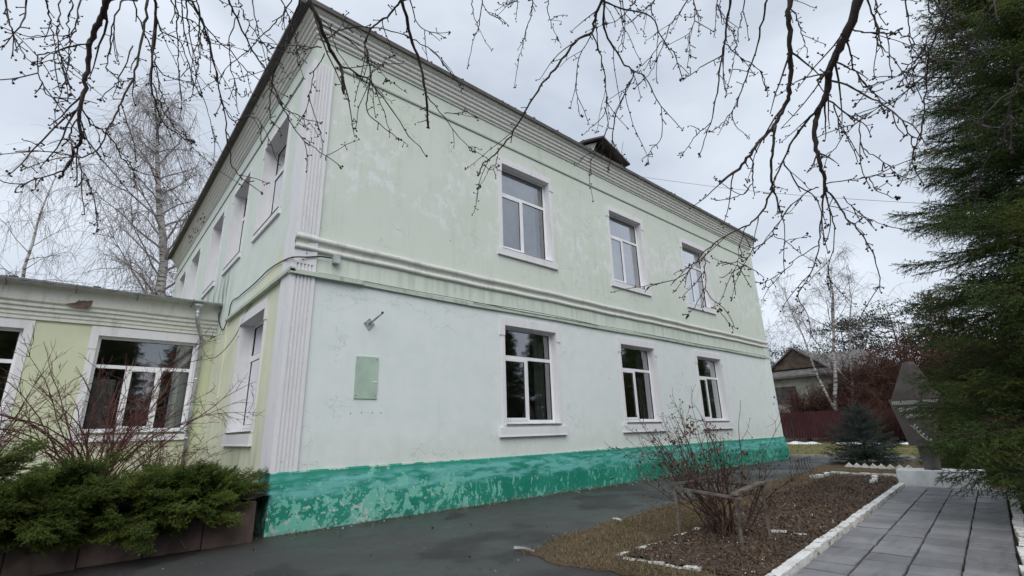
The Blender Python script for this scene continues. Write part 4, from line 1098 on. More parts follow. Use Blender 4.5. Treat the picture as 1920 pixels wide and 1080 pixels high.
def blades(name, poly, count, hmin, hmax, w, mat, label, cat, z=0.025, lie=0.8, avoid=(), seed=1, clump=0.0, tmin=0.15):
    r = np.random.default_rng(seed); P = np.array(poly); lo, hi = P.min(0), P.max(0)
    p = r.uniform(lo, hi, (count * 3, 2))
    ok = inpoly(p, poly)
    for a in avoid: ok &= ~inpoly(p, a)
    if clump:
        nzv = np.sin(p[:, 0] * 3.1 + 2 * np.sin(p[:, 1] * 2.3)) * np.cos(p[:, 1] * 4.1 + p[:, 0]); ok &= r.random(len(p)) < np.clip(0.5 + clump * nzv, 0.05, 1)
    p = p[ok][:count]; n = len(p)
    az = r.uniform(0, 2 * math.pi, n); h = r.uniform(hmin, hmax, n); ti = r.uniform(tmin, 1.0, n) * lie
    d = np.stack([np.cos(az) * ti, np.sin(az) * ti, np.sqrt(np.maximum(0.04, 1 - ti ** 2))], 1)
    b = np.concatenate([p, np.full((n, 1), z)], 1); s = np.stack([-np.sin(az), np.cos(az), np.zeros(n)], 1) * w * r.uniform(0.6, 1.3, (n, 1))
    mid = b + d * (h * 0.55)[:, None]; tip = b + d * h[:, None]; tip[:, 2] -= 0.25 * h * ti
    v = np.stack([b - s, b + s, mid + s * 0.8, mid - s * 0.8, tip], 1).reshape(-1, 3); i = np.arange(n)[:, None] * 5
    mb = MB(); mb.add(v, i + np.array([[0, 1, 2, 3]]), i + np.array([[3, 2, 4]]))
    return tag(mb.build(name, MAT[mat], recalc=False), label, cat, kind='stuff')
def leaves(name, poly, count, smin, smax, mat, label, cat, z=0.03, avoid=(), seed=1, zj=0.03, xy=None):
    r = np.random.default_rng(seed)
    if xy is None:
        P = np.array(poly); p = r.uniform(P.min(0), P.max(0), (count * 3, 2)); ok = inpoly(p, poly)
        for a in avoid: ok &= ~inpoly(p, a)
        p = p[ok][:count]
    else: p = np.asarray(xy)
    n = len(p); s = r.uniform(smin, smax, n)[:, None]; az = r.uniform(0, 6.28, n); el = r.normal(0, 0.45, n)
    a = np.stack([np.cos(az) * np.cos(el), np.sin(az) * np.cos(el), np.sin(el)], 1); b = np.stack([-np.sin(az), np.cos(az), r.normal(0, 0.5, n)], 1)
    c = np.concatenate([p, z + zj * r.random((n, 1))], 1)
    v = np.stack([c - a * s, c - b * s * 0.55, c + a * s, c + b * s * 0.55 + np.array([0, 0, 0.006])], 1).reshape(-1, 3)
    mb = MB(); mb.add(v, None, (np.arange(n)[:, None] * 4 + np.array([[0, 1, 2]])).tolist() + (np.arange(n)[:, None] * 4 + np.array([[0, 2, 3]])).tolist())
    return tag(mb.build(name, MAT[mat], recalc=False), label, cat, kind='stuff')
pathpoly = [tuple(path_xy(-9, -0.7)), tuple(path_xy(9, -0.7)), tuple(path_xy(9, 1.6)), tuple(path_xy(-9, 1.6))]
nearg = [p_ for p_ in ((1.9, -4.2), (2.7, -3.95), (3.5, -3.78), (4.85, -3.55), (6.7, -3.4), (9.5, -3.35), (9.5, -4.6), (5.05, -5.1), (2.72, -5.2), (2.8, -6.4), (3.0, -7.0), (2.5, -7.2), (2.1, -5.6))]
blades('dry_grass', rg, 8000, 0.03, 0.085, 0.0045, 'grass_dry', 'dry grass strip beyond the flower beds', 'grass', z=0.014, avoid=(bed1, bed2, pathpoly, nearg), lie=1.0, clump=0.5, seed=44)
blades('dry_grass', nearg, 26000, 0.025, 0.075, 0.0036, 'grass_dry', 'short dry yellow brown grass between asphalt and flower bed', 'grass', avoid=(bed1, bed2, pathpoly), lie=1.0, clump=0.5)
blades('dead_stems', bed2, 3600, 0.06, 0.26, 0.0035, 'litter', 'dead brown stems and stalks in the far flower bed', 'dead stems', z=0.05, lie=0.99, seed=4, clump=0.5, tmin=0.72)
blades('dead_grass_tufts', bed1, 1300, 0.04, 0.14, 0.003, 'litter', 'dead grass tufts in the near flower bed', 'dead grass', z=0.04, lie=0.99, seed=5, clump=0.8, tmin=0.6)
leaves('leaf_litter', bed2, 5200, 0.012, 0.034, 'litter', 'brown fallen leaves over the far flower bed', 'leaf litter', 0.05, seed=6)
leaves('leaf_litter', bed1, 2600, 0.010, 0.026, 'litter', 'brown fallen leaves over the near flower bed', 'leaf litter', 0.042, seed=7)
blades('pale_straw', bed2, 260, 0.05, 0.16, 0.004, 'pale_bits', 'scattered pale straws lying in the far flower bed', 'straw', z=0.055, lie=1.0, seed=61, tmin=0.85)
leaves('pale_flecks', bed1, 120, 0.006, 0.016, 'pale_bits', 'small pale flecks on the soil of the near bed', 'flecks', 0.045, seed=62)
yard = [(-2.5, -5.6), (2.1, -5.4), (2.0, -4.3), (3.5, -3.9), (9, -3.6), (15, -3.2), (20, -2.5), (20, -0.15), (0, -0.15), (-3, -0.5)]
leaves('paint_flakes', yard, 300, 0.004, 0.012, 'pale_bits', 'pale paint flakes and crumbs scattered on the wet asphalt', 'paint flakes', 0.008, seed=8, zj=0.004)
xy = np.stack([rng.uniform(-0.2, 12, 260), -0.13 - np.abs(rng.normal(0, 0.22, 260))], 1)
leaves('plaster_crumbs', None, 0, 0.005, 0.017, 'pale_bits', 'pale plaster crumbs along the foot of the plinth', 'plaster crumbs', 0.008, seed=9, zj=0.005, xy=xy)
gx_ = np.stack([rng.uniform(-0.2, 14, 900), -0.12 - np.abs(rng.normal(0, 0.16, 900))], 1)
leaves('wall_foot_grit', None, 0, 0.006, 0.020, 'litter', 'dark grit and leaf crumbs gathered along the wall foot', 'grit', 0.006, seed=63, zj=0.008, xy=gx_)
leaves('yard_leaves', yard, 120, 0.012, 0.03, 'litter', 'few dark leaves lying on the asphalt yard', 'leaves', 0.008, seed=10, zj=0.006)
# brighter lawn in the distance
blades('lawn_grass', [(24.3, -20), (41, -16), (41, 12), (24.3, 12)], 9000, 0.06, 0.16, 0.012, 'grass_lawn', 'yellow green spring lawn beyond the asphalt', 'grass', z=-0.02, lie=0.8, seed=12, clump=0.5)

# paved path: every slab an object
pth = tag(sheet('path_bed', [tuple(path_xy(-9, -0.45)), tuple(path_xy(9.1, -0.45)), tuple(path_xy(9.1, 1.36)), tuple(path_xy(-9, 1.36))], 0.034, MAT['soil']), kind='structure')
def slab(seed, w=0.396, l=0.374, h=0.05):
    r = random.Random(seed); mb = MB(); mb.box(-l / 2, l / 2, -w / 2, w / 2, 0, h); me = mb.mesh('paving_slab', MAT['tile'])
    bm = bmesh.new(); bm.from_mesh(me)
    for v in bm.verts: v.co.x += r.uniform(-0.006, 0.006); v.co.y += r.uniform(-0.005, 0.005)
    bmesh.ops.bevel(bm, geom=[e for e in bm.edges if e.verts[0].co.z > h * 0.9 and e.verts[1].co.z > h * 0.9], offset=0.006, segments=1, affect='EDGES')
    bm.to_mesh(me); bm.free(); return me
SL = [slab(i) for i in range(5)]
rr = random.Random(21)
for j in range(4):
    for i in range(-16, 22):
        u = 0.10 + i * 0.402 + (0.0 if j % 2 else 0.03); n = -0.205 + j * 0.415
        if n > 0.9 and u < -1.5 and False: continue
        if u > 8.8: continue
        p = path_xy(u, n)
        o = place('paving_slab', rr.choice(SL), pth, (p[0], p[1], 0.036 + rr.uniform(-0.004, 0.004)), (rr.uniform(-0.014, 0.014), rr.uniform(-0.012, 0.012), PANG + rr.uniform(-0.008, 0.008) + (math.pi if rr.random() < 0.5 else 0)))
# whitewashed brick kerbs
def brick_mesh(seed, L=0.25, W=0.115, H=0.14):
    r = random.Random(seed); mb = MB(); mb.box(-L / 2, L / 2, -W / 2, W / 2, 0, H); me = mb.mesh('brick', MAT['brick_white']); bm = bmesh.new(); bm.from_mesh(me)
    bmesh.ops.subdivide_edges(bm, edges=bm.edges[:], cuts=2, use_grid_fill=True)
    for v in bm.verts:
        v.co += Vector((r.gauss(0, 0.0018), r.gauss(0, 0.0018), r.gauss(0, 0.0018)))
        ex = (abs(v.co.x) > L * 0.45) + (abs(v.co.y) > W * 0.45) + (v.co.z > H * 0.93)
        if ex >= 2: v.co *= 0.988 - 0.008 * r.random()
    bm.to_mesh(me); bm.free()
    return me
BR = [brick_mesh(i) for i in range(6)]
def bricks_along(parent, a, b, step, zf, tilt=0.05, z=0.03, skip=0.0, jit=0.008, seed=0, sc=1.0):
    r = random.Random(seed); a = np.array(a); b = np.array(b); L = np.linalg.norm(b - a); d = (b - a) / L; ang = math.atan2(d[1], d[0]); n = int(L / step)
    for k in range(n):
        if r.random() < skip: continue
        p = a + d * (k + 0.5) * step
        place('brick', r.choice(BR), parent, (p[0] + r.gauss(0, jit), p[1] + r.gauss(0, jit), z + zf(r)), (r.gauss(0, tilt), r.gauss(0, tilt * 0.6), ang + r.gauss(0, tilt)), (sc * r.uniform(0.93, 1.02), sc, sc))
kb = tag(empty('left_kerb', (*path_xy(0, -0.57), 0)), kind='structure')
bricks_along(kb, path_xy(-5.0, -0.475), path_xy(8.9, -0.485), 0.250, lambda r: r.uniform(0.004, 0.012), 0.010, 0.0, 0.0, 0.005, 1, 1.0)
kb2 = tag(empty('right_kerb', (*path_xy(0, 1.46), 0)), kind='structure')
bricks_along(kb2, path_xy(-5.0, 1.32), path_xy(8.4, 1.34), 0.254, lambda r: r.uniform(-0.012, 0.004), 0.03, 0.0, 0.03, 0.010, 2)
ed = empty('bed_edging', (4.0, -5.2, 0), 'half buried whitewashed brick edging around the near flower bed', 'edging')
z_sunk = lambda r: r.uniform(-0.138, -0.108)
bricks_along(ed, (2.70, -5.22), (5.02, -5.13), 0.20, z_sunk, 0.07, 0.05, 0.12, 0.015, 3, 0.75)
bricks_along(ed, (2.69, -5.26), (2.80, -6.45), 0.20, z_sunk, 0.08, 0.05, 0.15, 0.015, 4, 0.75)
bricks_along(ed, (5.25, -6.02), (5.42, -6.72), 0.26, z_sunk, 0.06, 0.035, 0.0, 0.015, 5)
bricks_along(ed, (5.05, -5.2), (5.24, -5.95), 0.26, z_sunk, 0.06, 0.03, 0.4, 0.02, 6)
ed2 = empty('bed_edging', (14.8, -4.9, 0), 'white kerb bricks lining the far end of the flower bed', 'edging')
bricks_along(ed2, (14.9, -4.0), (14.75, -5.9), 0.255, lambda r: r.uniform(-0.07, -0.05), 0.04, 0.03, 0.0, 0.012, 7)
bricks_along(ed2, (12.8, -5.55), (14.4, -5.25), 0.255, lambda r: r.uniform(-0.06, -0.03), 0.06, 0.03, 0.1, 0.015, 8)
bricks_along(ed2, (13.6, -3.9), (14.8, -4.0), 0.27, lambda r: r.uniform(-0.09, -0.06), 0.08, 0.03, 0.15, 0.02, 9)
tri = empty('tilted_brick_edging', (18.0, -4.4, 0), 'row of tilted white brick corners in front of the small blue spruce', 'edging')
for k in range(8):
    place('brick', BR[k % 6], tri, (18.3 - k * 0.08, -3.5 - k * 0.26, -0.02), (math.pi / 4, random.gauss(0, 0.05), 0.25 + random.gauss(0, 0.1)), (0.5, 1.5, 1.25))
ps = empty('loose_stick', (2.4, -4.2, 0), 'pale broken plank lying on the asphalt near the dry grass', 'stick')
q0, q1 = on_z(1150, 973, 0.03), on_z(1165, 976, 0.03)
mb = MB(); mb.tube([q0, (q0 + q1) / 2 + np.array([0, 0, 0.01]), q1], [0.022, 0.03], 5); mb.build('wood', MAT['pale_bits'], ps)
q0, q1 = on_z(965, 1028, 0.02), on_z(1002, 1034, 0.02)
mb = MB(); mb.tube([q0, (q0 + q1) / 2 + np.array([0.03, 0.02, 0.008]), q1], [0.03, 0.02], 5)
tag(mb.build('broken_curb', MAT['concrete']), 'flat pale concrete sliver at the near tip of the dry grass', 'concrete piece')

# puddle of teal wash water at the grass edge
pc = on_z(1222, 966, 0); poly = []
rr = random.Random(5)
for k in range(26):
    a = k / 26 * 6.283; rx = 0.95 + 0.12 * math.sin(3 * a); poly.append((pc[0] + 0.15 + rx * math.cos(a) * 0.95 + 0.25 * math.sin(a), pc[1] + 0.10 + 0.23 * math.sin(a) * (1 + 0.2 * math.cos(2 * a))))
k = NT('teal_stain'); c = k.mix(k.ss(k.noise(k.P(), 3, 4), 0.35, 0.65), (0.020, 0.060, 0.050), (0.030, 0.085, 0.068))
MAT['puddle'] = k.pr(c, 0.18, k.bump(k.noise(k.P(), 5, 2), 0.03, 0.01), 0.5)
sheet('puddle', poly, 0.010, MAT['puddle'])

# ------------------------------------------------------------------ rose bush in its wooden support
rb, ends = cane_shrub('rose_bush', (4.62, -5.70, 0.03), 42, 1.95, 0.80, 'thorny leafless rose bush with dark hips held by a wooden support', 'bush', 'cane_brown', 31, -0.015, 0.012, 7, (-0.16, 0.16), 0.5, 0.02, True, 0.0022)
r = np.random.default_rng(5); mb = MB(); lf = MB()
for e in ends:
    if e[2] > 0.5 and r.random() < 0.30:
        mb.blob(e, r.uniform(0.009, 0.017), (1, 1, 1.25))
    if r.random() < 0.10 and e[2] > 0.45:
        for g in range(3):
            a, b = r.normal(0, 0.022, 3), r.normal(0, 0.022, 3); p = e + r.normal(0, 0.03, 3); lf.add([p, p + a, p + a + b, p + b], [(0, 1, 2, 3)])
hp = mb.build('rose_hip', MAT['hip_dark'], rb, recalc=False); tag(hp, kind='stuff')
for c, n in (((4.15, -4.95, 0.78), 60), ((5.2, -5.6, 0.75), 60), ((4.1, -5.0, 0.98), 14)):
    for g in range(n):
        p = np.array(c) + r.normal(0, 1, 3) * np.array([0.20, 0.16, 0.09]); a, b = r.normal(0, 0.02, 3), r.normal(0, 0.02, 3); lf.add([p, p + a, p + a + b, p + b], [(0, 1, 2, 3)])
tag(lf.build('dead_leaf', MAT['leaf_dead_red'], rb, recalc=False), kind='stuff')
cane_shrub('rose_bush', (6.6, -5.4, 0.04), 16, 0.75, 0.8, 'small wiry rose bush in the far flower bed', 'bush', 'cane_brown', 33, -0.02, 0.006, 5, side_len=0.25, fine=False)
cane_shrub('rose_bush', (8.4, -5.5, 0.04), 14, 0.6, 0.9, 'low dry rose stump near the brick kerb', 'bush', 'cane_brown', 34, -0.02, 0.006, 5, side_len=0.22, fine=False)
cane_shrub('rose_bush', (10.6, -5.2, 0.04), 14, 0.6, 0.9, 'low dry rose stems towards the white monument base', 'bush', 'cane_brown', 35, -0.02, 0.006, 5, side_len=0.22, fine=False)

sp = empty('plant_support', (4.4, -5.8, 0), 'weathered wooden rail frame propping up the rose bush', 'plant support')
PT = []
for (b, t) in (((1277, 1025), (1265, 917)), ((1395, 1043), (1381, 936)), ((1447, 1018), (1427, 914)), ((1334, 992), (1335, 905))):
    B = on_z(*b); rr_ = ray(*t); h = np.hypot(*(B - CAM)[:2]) / np.hypot(*rr_[:2]); T = CAM + rr_ * h; T[:2] = B[:2] + (T[:2] - B[:2]) * 0.5
    mb = MB(); d = 0.014
    mb.hexa([(B[0] + sx * d, B[1] + sy * d, -0.1) for sy in (-1, 1) for sx in (-1, 1)] + [(T[0] + sx * d, T[1] + sy * d, T[2]) for sy in (-1, 1) for sx in (-1, 1)])
    mb.build('post', MAT['wood_weathered'], sp); PT.append(T)
def rail(a, b, over=0.08, h=0.032, w=0.014, lift=0.0):
    a = np.array(a); b = np.array(b); d = (b - a) / np.linalg.norm(b - a); a = a - d * over; b = b + d * over; s = np.cross(d, (0, 0, 1)); s /= np.linalg.norm(s)
    mb = MB(); mb.hexa([p + s * sg * w + np.array([0, 0, lift + zz]) for zz in (0.002, h) for sg in (-1, 1) for p in (a, b)]); mb.build('rail', MAT['wood_weathered'], sp)
rail(PT[0], PT[1]); rail(PT[1], PT[2], 0.05, 0.03, 0.045, 0.05); rail(PT[2], PT[3], 0.05); rail(PT[3], PT[0], 0.05, lift=0.046)

# little wire arches by the asphalt edge
af = empty('wire_edging', (15.2, -3.2, 0), 'row of thin bent wire hoops at the far edge of the bed', 'wire edging')
for k in range(6):
    x = 13.6 + k * 0.42; y = -3.35 + 0.06 * k; mb = MB()
    mb.tube([(x + 0.32 * (1 - math.cos(a)) , y + 0.05 * math.sin(3 * a), 0.02 + 0.46 * math.sin(a) ** 0.7) for a in np.linspace(0.001, math.pi - 0.001, 12)], 0.008, 4); mb.build('hoop', MAT['wire_steel'], af)

# ------------------------------------------------------------------ monument
mon = empty('stone_monument', (13.1, -6.9, 0), 'dark stone faceted stele with white lettering on a white base', 'monument')
def base_pt(px, py, z=0.0): return on_z(px, py, z)
a0 = np.array([12.45, -6.17]); ux = np.array([0.075, -0.997]); vx = np.array([0.997, 0.075])
def bp(u, v, z): p = a0 + ux * u + vx * v; return (p[0], p[1], z)
mb = MB()
mb.hexa([bp(0.0, 0.0, 0), bp(1.6, 0.0, 0), bp(0.0, 0.9, 0), bp(1.6, 0.9, 0), bp(-0.02, 0.06, 0.40), bp(1.55, 0.06, 0.40), bp(-0.02, 0.85, 0.40), bp(1.55, 0.85, 0.40)])
me = mb.mesh('base', MAT['whitewash']); bm = bmesh.new(); bm.from_mesh(me); bmesh.ops.bevel(bm, geom=bm.edges[:], offset=0.012, segments=2, affect='EDGES'); bm.to_mesh(me); bm.free()
link(bpy.data.objects.new('base', me), mon, (0, 0, 0))
# stele: narrow foot, widest at shoulder height, then a pyramid tip
S = lambda px, py: None
def sten(u, z, v): return bp(u, v, z)
uc = 0.66
lev = [(0.40, 0.16, 0.16), (1.10, 0.20, 0.18), (2.02, 0.52, 0.28), (2.90, 0.14, 0.12), (2.96, 0.11, 0.10)]
mb = MB(); rings = []
for z, hw, hd in lev:
    sh = (z - 0.4) * 0.020
    rings.append([bp(uc - hw + sh, 0.42 - hd * 0.2, z), bp(uc + sh + hw * 0.05, 0.42 - hd, z), bp(uc + hw + sh, 0.42 - hd * 0.2, z), bp(uc + sh, 0.42 + hd, z)])
mb.sweep(None, rings, True); mb.quad(*rings[-1]); mb.quad(*rings[0]); mb.build('stele', MAT['stele'], mon)
# plaque face and lettering: three lines of raised white characters and a laurel twig
fl = MB(); fv = 0.125
fl.hexa([bp(uc - 0.30, fv, 0.95), bp(uc + 0.10, fv, 0.95), bp(uc - 0.30, fv + 0.1, 0.95), bp(uc + 0.10, fv + 0.1, 0.95), bp(uc - 0.50, fv, 2.06), bp(uc + 0.60, fv, 2.06), bp(uc - 0.50, fv + 0.1, 2.06), bp(uc + 0.60, fv + 0.1, 2.06)])
fl.build('plaque', MAT['stele'], mon)
rr = random.Random(12)
def glyphs(u0, u1, z0, z1):
    mb = MB(); u = u0; H = z1 - z0; t = 0.022
    def bar(a, b, c, d): mb.hexa([bp(a, fv - 0.016, c), bp(b, fv - 0.016, c), bp(a, fv - 0.001, c), bp(b, fv - 0.001, c), bp(a, fv - 0.016, d), bp(b, fv - 0.016, d), bp(a, fv - 0.001, d), bp(b, fv - 0.001, d)])
    while u < u1 - 0.05:
        w = rr.uniform(0.055, 0.075)
        bar(u, u + t, z0, z1); bar(u + w - t, u + w, z0, z1)
        k = rr.choice((0, 1, 2, 3))
        if k in (0, 1): bar(u + t, u + w - t, z1 - t, z1)
        if k in (0, 2): bar(u + t, u + w - t, z0 + H * 0.45, z0 + H * 0.45 + t)
        if k in (1, 3): bar(u + t, u + w - t, z0, z0 + t)
        u += w + 0.012
    return mb.build('lettering', MAT['white_enamel'], mon)
glyphs(uc - 0.44, uc + 0.50, 1.92, 2.01); glyphs(uc - 0.33, uc + 0.40, 1.76, 1.85); glyphs(uc - 0.22, uc + 0.30, 1.60, 1.69)
mb = MB(); st = [bp(uc - 0.14, fv - 0.01, 1.40), bp(uc - 0.06, fv - 0.01, 1.26), bp(uc + 0.03, fv - 0.01, 1.12), bp(uc + 0.14, fv - 0.01, 1.02)]
mb.tube(polysub(st, 4), 0.010, 4)
for k, p in enumerate(polysub(st, 4)[:-1]):
    sgn = -1 if k % 2 else 1; L = 0.10
    p = np.array(p); d = np.array(bp(sgn * 0.07, -0.002, 0.06)) - np.array(bp(0, 0, 0)); w_ = np.array((0, 0.012, 0.022))
    mb.add([p, p + d * 0.5 + w_, p + d, p + d * 0.5 - w_], [(0, 1, 2, 3)])
mb.build('laurel_twig', MAT['white_enamel'], mon, recalc=False)

# ------------------------------------------------------------------ beyond the lawn: snow, fence, house
def snow_bank(loc, L, w, h, ang, label, seed):
    r = np.random.default_rng(seed); n, m = 40, 7; mb = MB(); V = []
    for i in range(n):
        for j in range(m):
            s = i / (n - 1) * 2 - 1; t = j / (m - 1) * 2 - 1; env = max(0, 1 - abs(s) ** 3) * (0.75 + 0.25 * math.sin(9 * s + seed))
            x = s * L / 2; y = t * w / 2 * (0.4 + 0.6 * env); z = h * env * (1 - t * t) + r.normal(0, 0.01) - 0.035
            V.append((loc[0] - math.sin(ang) * x + math.cos(ang) * y, loc[1] + math.cos(ang) * x + math.sin(ang) * y, z))
    ii = (np.arange(n - 1)[:, None] * m + np.arange(m - 1)[None, :]).ravel()
    mb.add(V, np.stack([ii, ii + m, ii + m + 1, ii + 1], -1)); return tag(mb.build('snow_bank', MAT['snow'], smooth=True, recalc=False), label, 'snow')
snow_bank((41.2, 6.1, 0), 3.6, 1.7, 0.22, 0.1, 'strip of old white snow along the red fence by the building', 1)
snow_bank((41.0, 2.0, 0), 3.2, 1.5, 0.20, 0.1, 'short strip of old snow left of the small blue spruce', 2)
snow_bank((40.6, -1.6, 0), 2.6, 1.2, 0.18, 0.0, 'last patch of snow behind the small blue spruce', 3)
fc = empty('red_fence', (43.2, 2, 0), 'dark red corrugated metal fence across the far lawn', 'fence')
pm = MB(); n = 40; us = np.linspace(0, 1.98, n)
prf = [(0.018 if (k // 2) % 2 else -0.018) for k in range(n)]
pm.sweep(None, [[(p, u, 0.30), (p, u, 2.45)] for u, p in zip(us, prf)])
pmesh = pm.mesh('panel', MAT['fence_red'], recalc=False)
for k in range(11):
    y = -9.0 + k * 2.0; place('panel', pmesh, fc, (43.2 - 0.0 * k, y, random.uniform(-0.03, 0.03)), (0, 0, random.uniform(-0.01, 0.01)))
    q = MB(); q.box(43.22, 43.29, y - 0.035, y + 0.035, 0, 2.4); q.build('post', MAT['board_dark'], fc)
for k in range(60):
    pass
q = MB()
for k in range(110): q.box(43.12, 43.14, -9 + k * 0.2, -9 + k * 0.2 + 0.03, 0.0, 0.42)
q.box(43.11, 43.145, -9, 13, 0.34, 0.37); q.build('picket_strip', MAT['house_wood'], fc)

hs = empty('background_house', (54, 7, 0), 'old light plastered house with grey tiled roof behind the red fence', 'house')
HX, HY0, HY1 = 52.0, 0.5, 13.0
mb = MB(); mb.box(HX, HX + 9, HY0, HY1, 0, 6.25); mb.build('wall', MAT['house_wall'], hs)
mb = MB(); rx = HX + 4.5
mb.add([(HX - 0.7, HY0 - 0.6, 6.15), (HX - 0.7, HY1 + 0.6, 6.15), (rx, HY1 - 3.5, 8.6), (rx, HY0 + 3.5, 8.6), (HX + 9.7, HY0 - 0.6, 6.15), (HX + 9.7, HY1 + 0.6, 6.15), (HX - 0.7, HY0 - 0.6, 6.0), (HX - 0.7, HY1 + 0.6, 6.0)], [(0, 1, 2, 3), (4, 3, 2, 5), (0, 6, 7, 1)], [(0, 3, 4), (1, 5, 2)])
ho = mb.build('roof', MAT['house_roof'], hs, recalc=False)
for k in range(17):      # tile courses on the roof slope
    t = k / 17; x = HX - 0.7 + (rx - HX + 0.7) * t; z = 6.15 + 2.45 * t; y0 = HY0 - 0.6 + 4.1 * t; y1 = HY1 + 0.6 - 4.1 * t
    q = MB(); q.hexa([(x, y0, z + 0.01), (x, y1, z + 0.01), (x + 0.28, y0, z + 0.16), (x + 0.28, y1, z + 0.16), (x, y0, z + 0.05), (x, y1, z + 0.05), (x + 0.28, y0, z + 0.18), (x + 0.28, y1, z + 0.18)]); q.build('tile_course', MAT['house_roof'], ho)
gy = 8.9; mb = MB(); mb.add([(HX + 0.6, gy - 2.4, 7.0), (HX + 0.6, gy + 2.4, 7.0), (HX + 0.6, gy, 9.0), (rx + 1, gy, 9.0)], None, [(0, 1, 2)]); mb.build('gable', MAT['house_wood'], ho, recalc=False)
for sg in (-1, 1):
    mb = MB(); mb.hexa([(HX + 0.3, gy, 9.05), (rx + 1.5, gy, 9.05), (HX + 0.3, gy + sg * 2.8, 6.85), (rx + 1.5, gy + sg * 2.8, 6.85), (HX + 0.3, gy, 9.17), (rx + 1.5, gy, 9.17), (HX + 0.3, gy + sg * 2.8, 6.97), (rx + 1.5, gy + sg * 2.8, 6.97)]); mb.build('gable_roof', MAT['house_roof'], ho)
for (y, z) in ((10.1, 3.6), (5.2, 3.6), (2.3, 3.6)):
    mb = MB(); F = 0.09
    mb.box(HX - 0.06, HX - 0.001, y - 1.0, y + 1.0, z - 0.1, z); mb.box(HX - 0.06, HX - 0.001, y - 1.0, y + 1.0, z + 1.5, z + 1.6)
    for yy in (y - 1.0, y - 0.35, y + 0.33, y + 0.91): mb.box(HX - 0.055, HX - 0.001, yy, yy + F, z, z + 1.5)
    w = mb.build('window', MAT['house_wood'], hs); mb = MB(); mb.box(HX - 0.02, HX - 0.0015, y - 0.9, y + 0.9, z, z + 1.5); mb.build('pane', MAT['house_glass'], w)
mb = MB(); mb.hexa([(HX - 2.0, 4, 2.75), (HX - 2.0, 9.5, 2.95), (HX, 4, 3.1), (HX, 9.5, 3.3), (HX - 2.0, 4, 2.83), (HX - 2.0, 9.5, 3.03), (HX, 4, 3.18), (HX, 9.5, 3.38)]); mb.build('lean_to_roof', MAT['house_roof'], hs)

# ------------------------------------------------------------------ bare trees
def bare_tree(name, loc, H, label, seed, mat_tr='birch_bark', mat_tw='birch_twig', nl=26, limb=0.36, weep=0.8, cat='tree', first=0.22, tr=None, lean=(0, 0), twigs=11, twl=1.6, group=None, up=0.9, fork=None, tw_r=0.011):
    r = np.random.default_rng(seed); t = empty(name, loc, label, cat, group)
    tr = tr or H * 0.012; loc = np.array(loc, float)
    n = 14; z = np.linspace(0, 1, n)
    trunk = np.stack([loc[0] + lean[0] * z * H + np.cumsum(r.normal(0, H * 0.006, n)), loc[1] + lean[1] * z * H + np.cumsum(r.normal(0, H * 0.006, n)), loc[2] - 0.1 + z * H], 1)
    mb = MB(); mb.tube(trunk, np.linspace(tr, tr * 0.10, n), 8)
    stems = [(trunk, tr)]
    if fork:
        for f in fork:
            i = int(f * n); b = trunk[i]; a = r.uniform(0, 6.28)
            q = grow(b, (math.cos(a) * 0.35, math.sin(a) * 0.35, 1), H * (1 - f) * 0.9, 12, 0.06, 0.02, r); mb.tube(q, [tr * 0.6, tr * 0.08], 6); stems.append((q, tr * 0.6))
    mb.build('trunk', MAT[mat_tr], t, recalc=False, smooth=True)
    lm = MB(); tw_ = MB()
    for k in range(nl):
        q0, r0 = stems[k % len(stems)] if fork else stems[0]
        nn = len(q0); f = first + (1 - first) * (k + r.random()) / nl if not fork else r.uniform(0.15, 1.0)
        f = min(f, 0.985); i = min(int(f * (nn - 1)), nn - 2); b = q0[i] * (1 - (f * (nn - 1) - i)) + q0[i + 1] * (f * (nn - 1) - i)
        az = k * 2.4 + r.uniform(-0.5, 0.5); L = H * limb * (1 - f * 0.72) * r.uniform(0.7, 1.15)
        lq = grow(b, (math.cos(az), math.sin(az), up), L, 9, 0.10, 0.02 - 0.05 * weep, r)
        rb_ = max(0.012, r0 * 0.27 * (1 - f * 0.7)); lm.tube(lq, [rb_, rb_ * 0.2], 4, False)
        for j in range(twigs):
            i = r.integers(2, 10); s = lq[i]; dm = lq[i] - lq[i - 1]; dm /= np.linalg.norm(dm)
            q2 = grow(s, dm * 0.8 + r.normal(0, 0.5, 3), L * 0.42 * r.uniform(0.4, 1.1), 5, 0.14, -0.10 * weep, r); lm.tube(q2, [rb_ * 0.30, 0.008], 3, False)
            for g in range(4):
                i2 = r.integers(1, 6); d2 = r.normal(0, 0.6, 3); d2[2] -= 0.5 * weep
                q3 = grow(q2[i2], d2, twl * r.uniform(0.4, 1.2), 5, 0.10, -0.22 * weep, r); tw_.tube(q3, [tw_r, tw_r * 0.55], 3, False)
    lm.build('limb', MAT[mat_tw], t, recalc=False); tag(tw_.build('twig', MAT[mat_tw], t, recalc=False), kind='stuff')
    return t
simple('far_twig', (0.10, 0.082, 0.078), 0.9, 0.25, 2, 0.1, bump=0)
bare_tree('birch_tree', (1.5, 22.4, 0), 21.0, 'tall leafless weeping birch with pale trunk behind the annex roof', 51, nl=44, limb=0.34, weep=0.9, first=0.28, tr=0.40, lean=(-0.17, 0), twigs=14, twl=2.4, tw_r=0.009)
bare_tree('birch_tree', (-6.5, 30, 0), 19.5, 'leafless birch further back left of the tall one', 52, nl=24, limb=0.33, weep=0.9, first=0.3, tr=0.18, twigs=7, twl=2.2, tw_r=0.008)
bare_tree('birch_tree', (3.2, 34, 0), 25, 'slender birch peeping over the side eave', 53, nl=30, limb=0.25, weep=0.6, first=0.35, tr=0.22, twigs=9, tw_r=0.012)
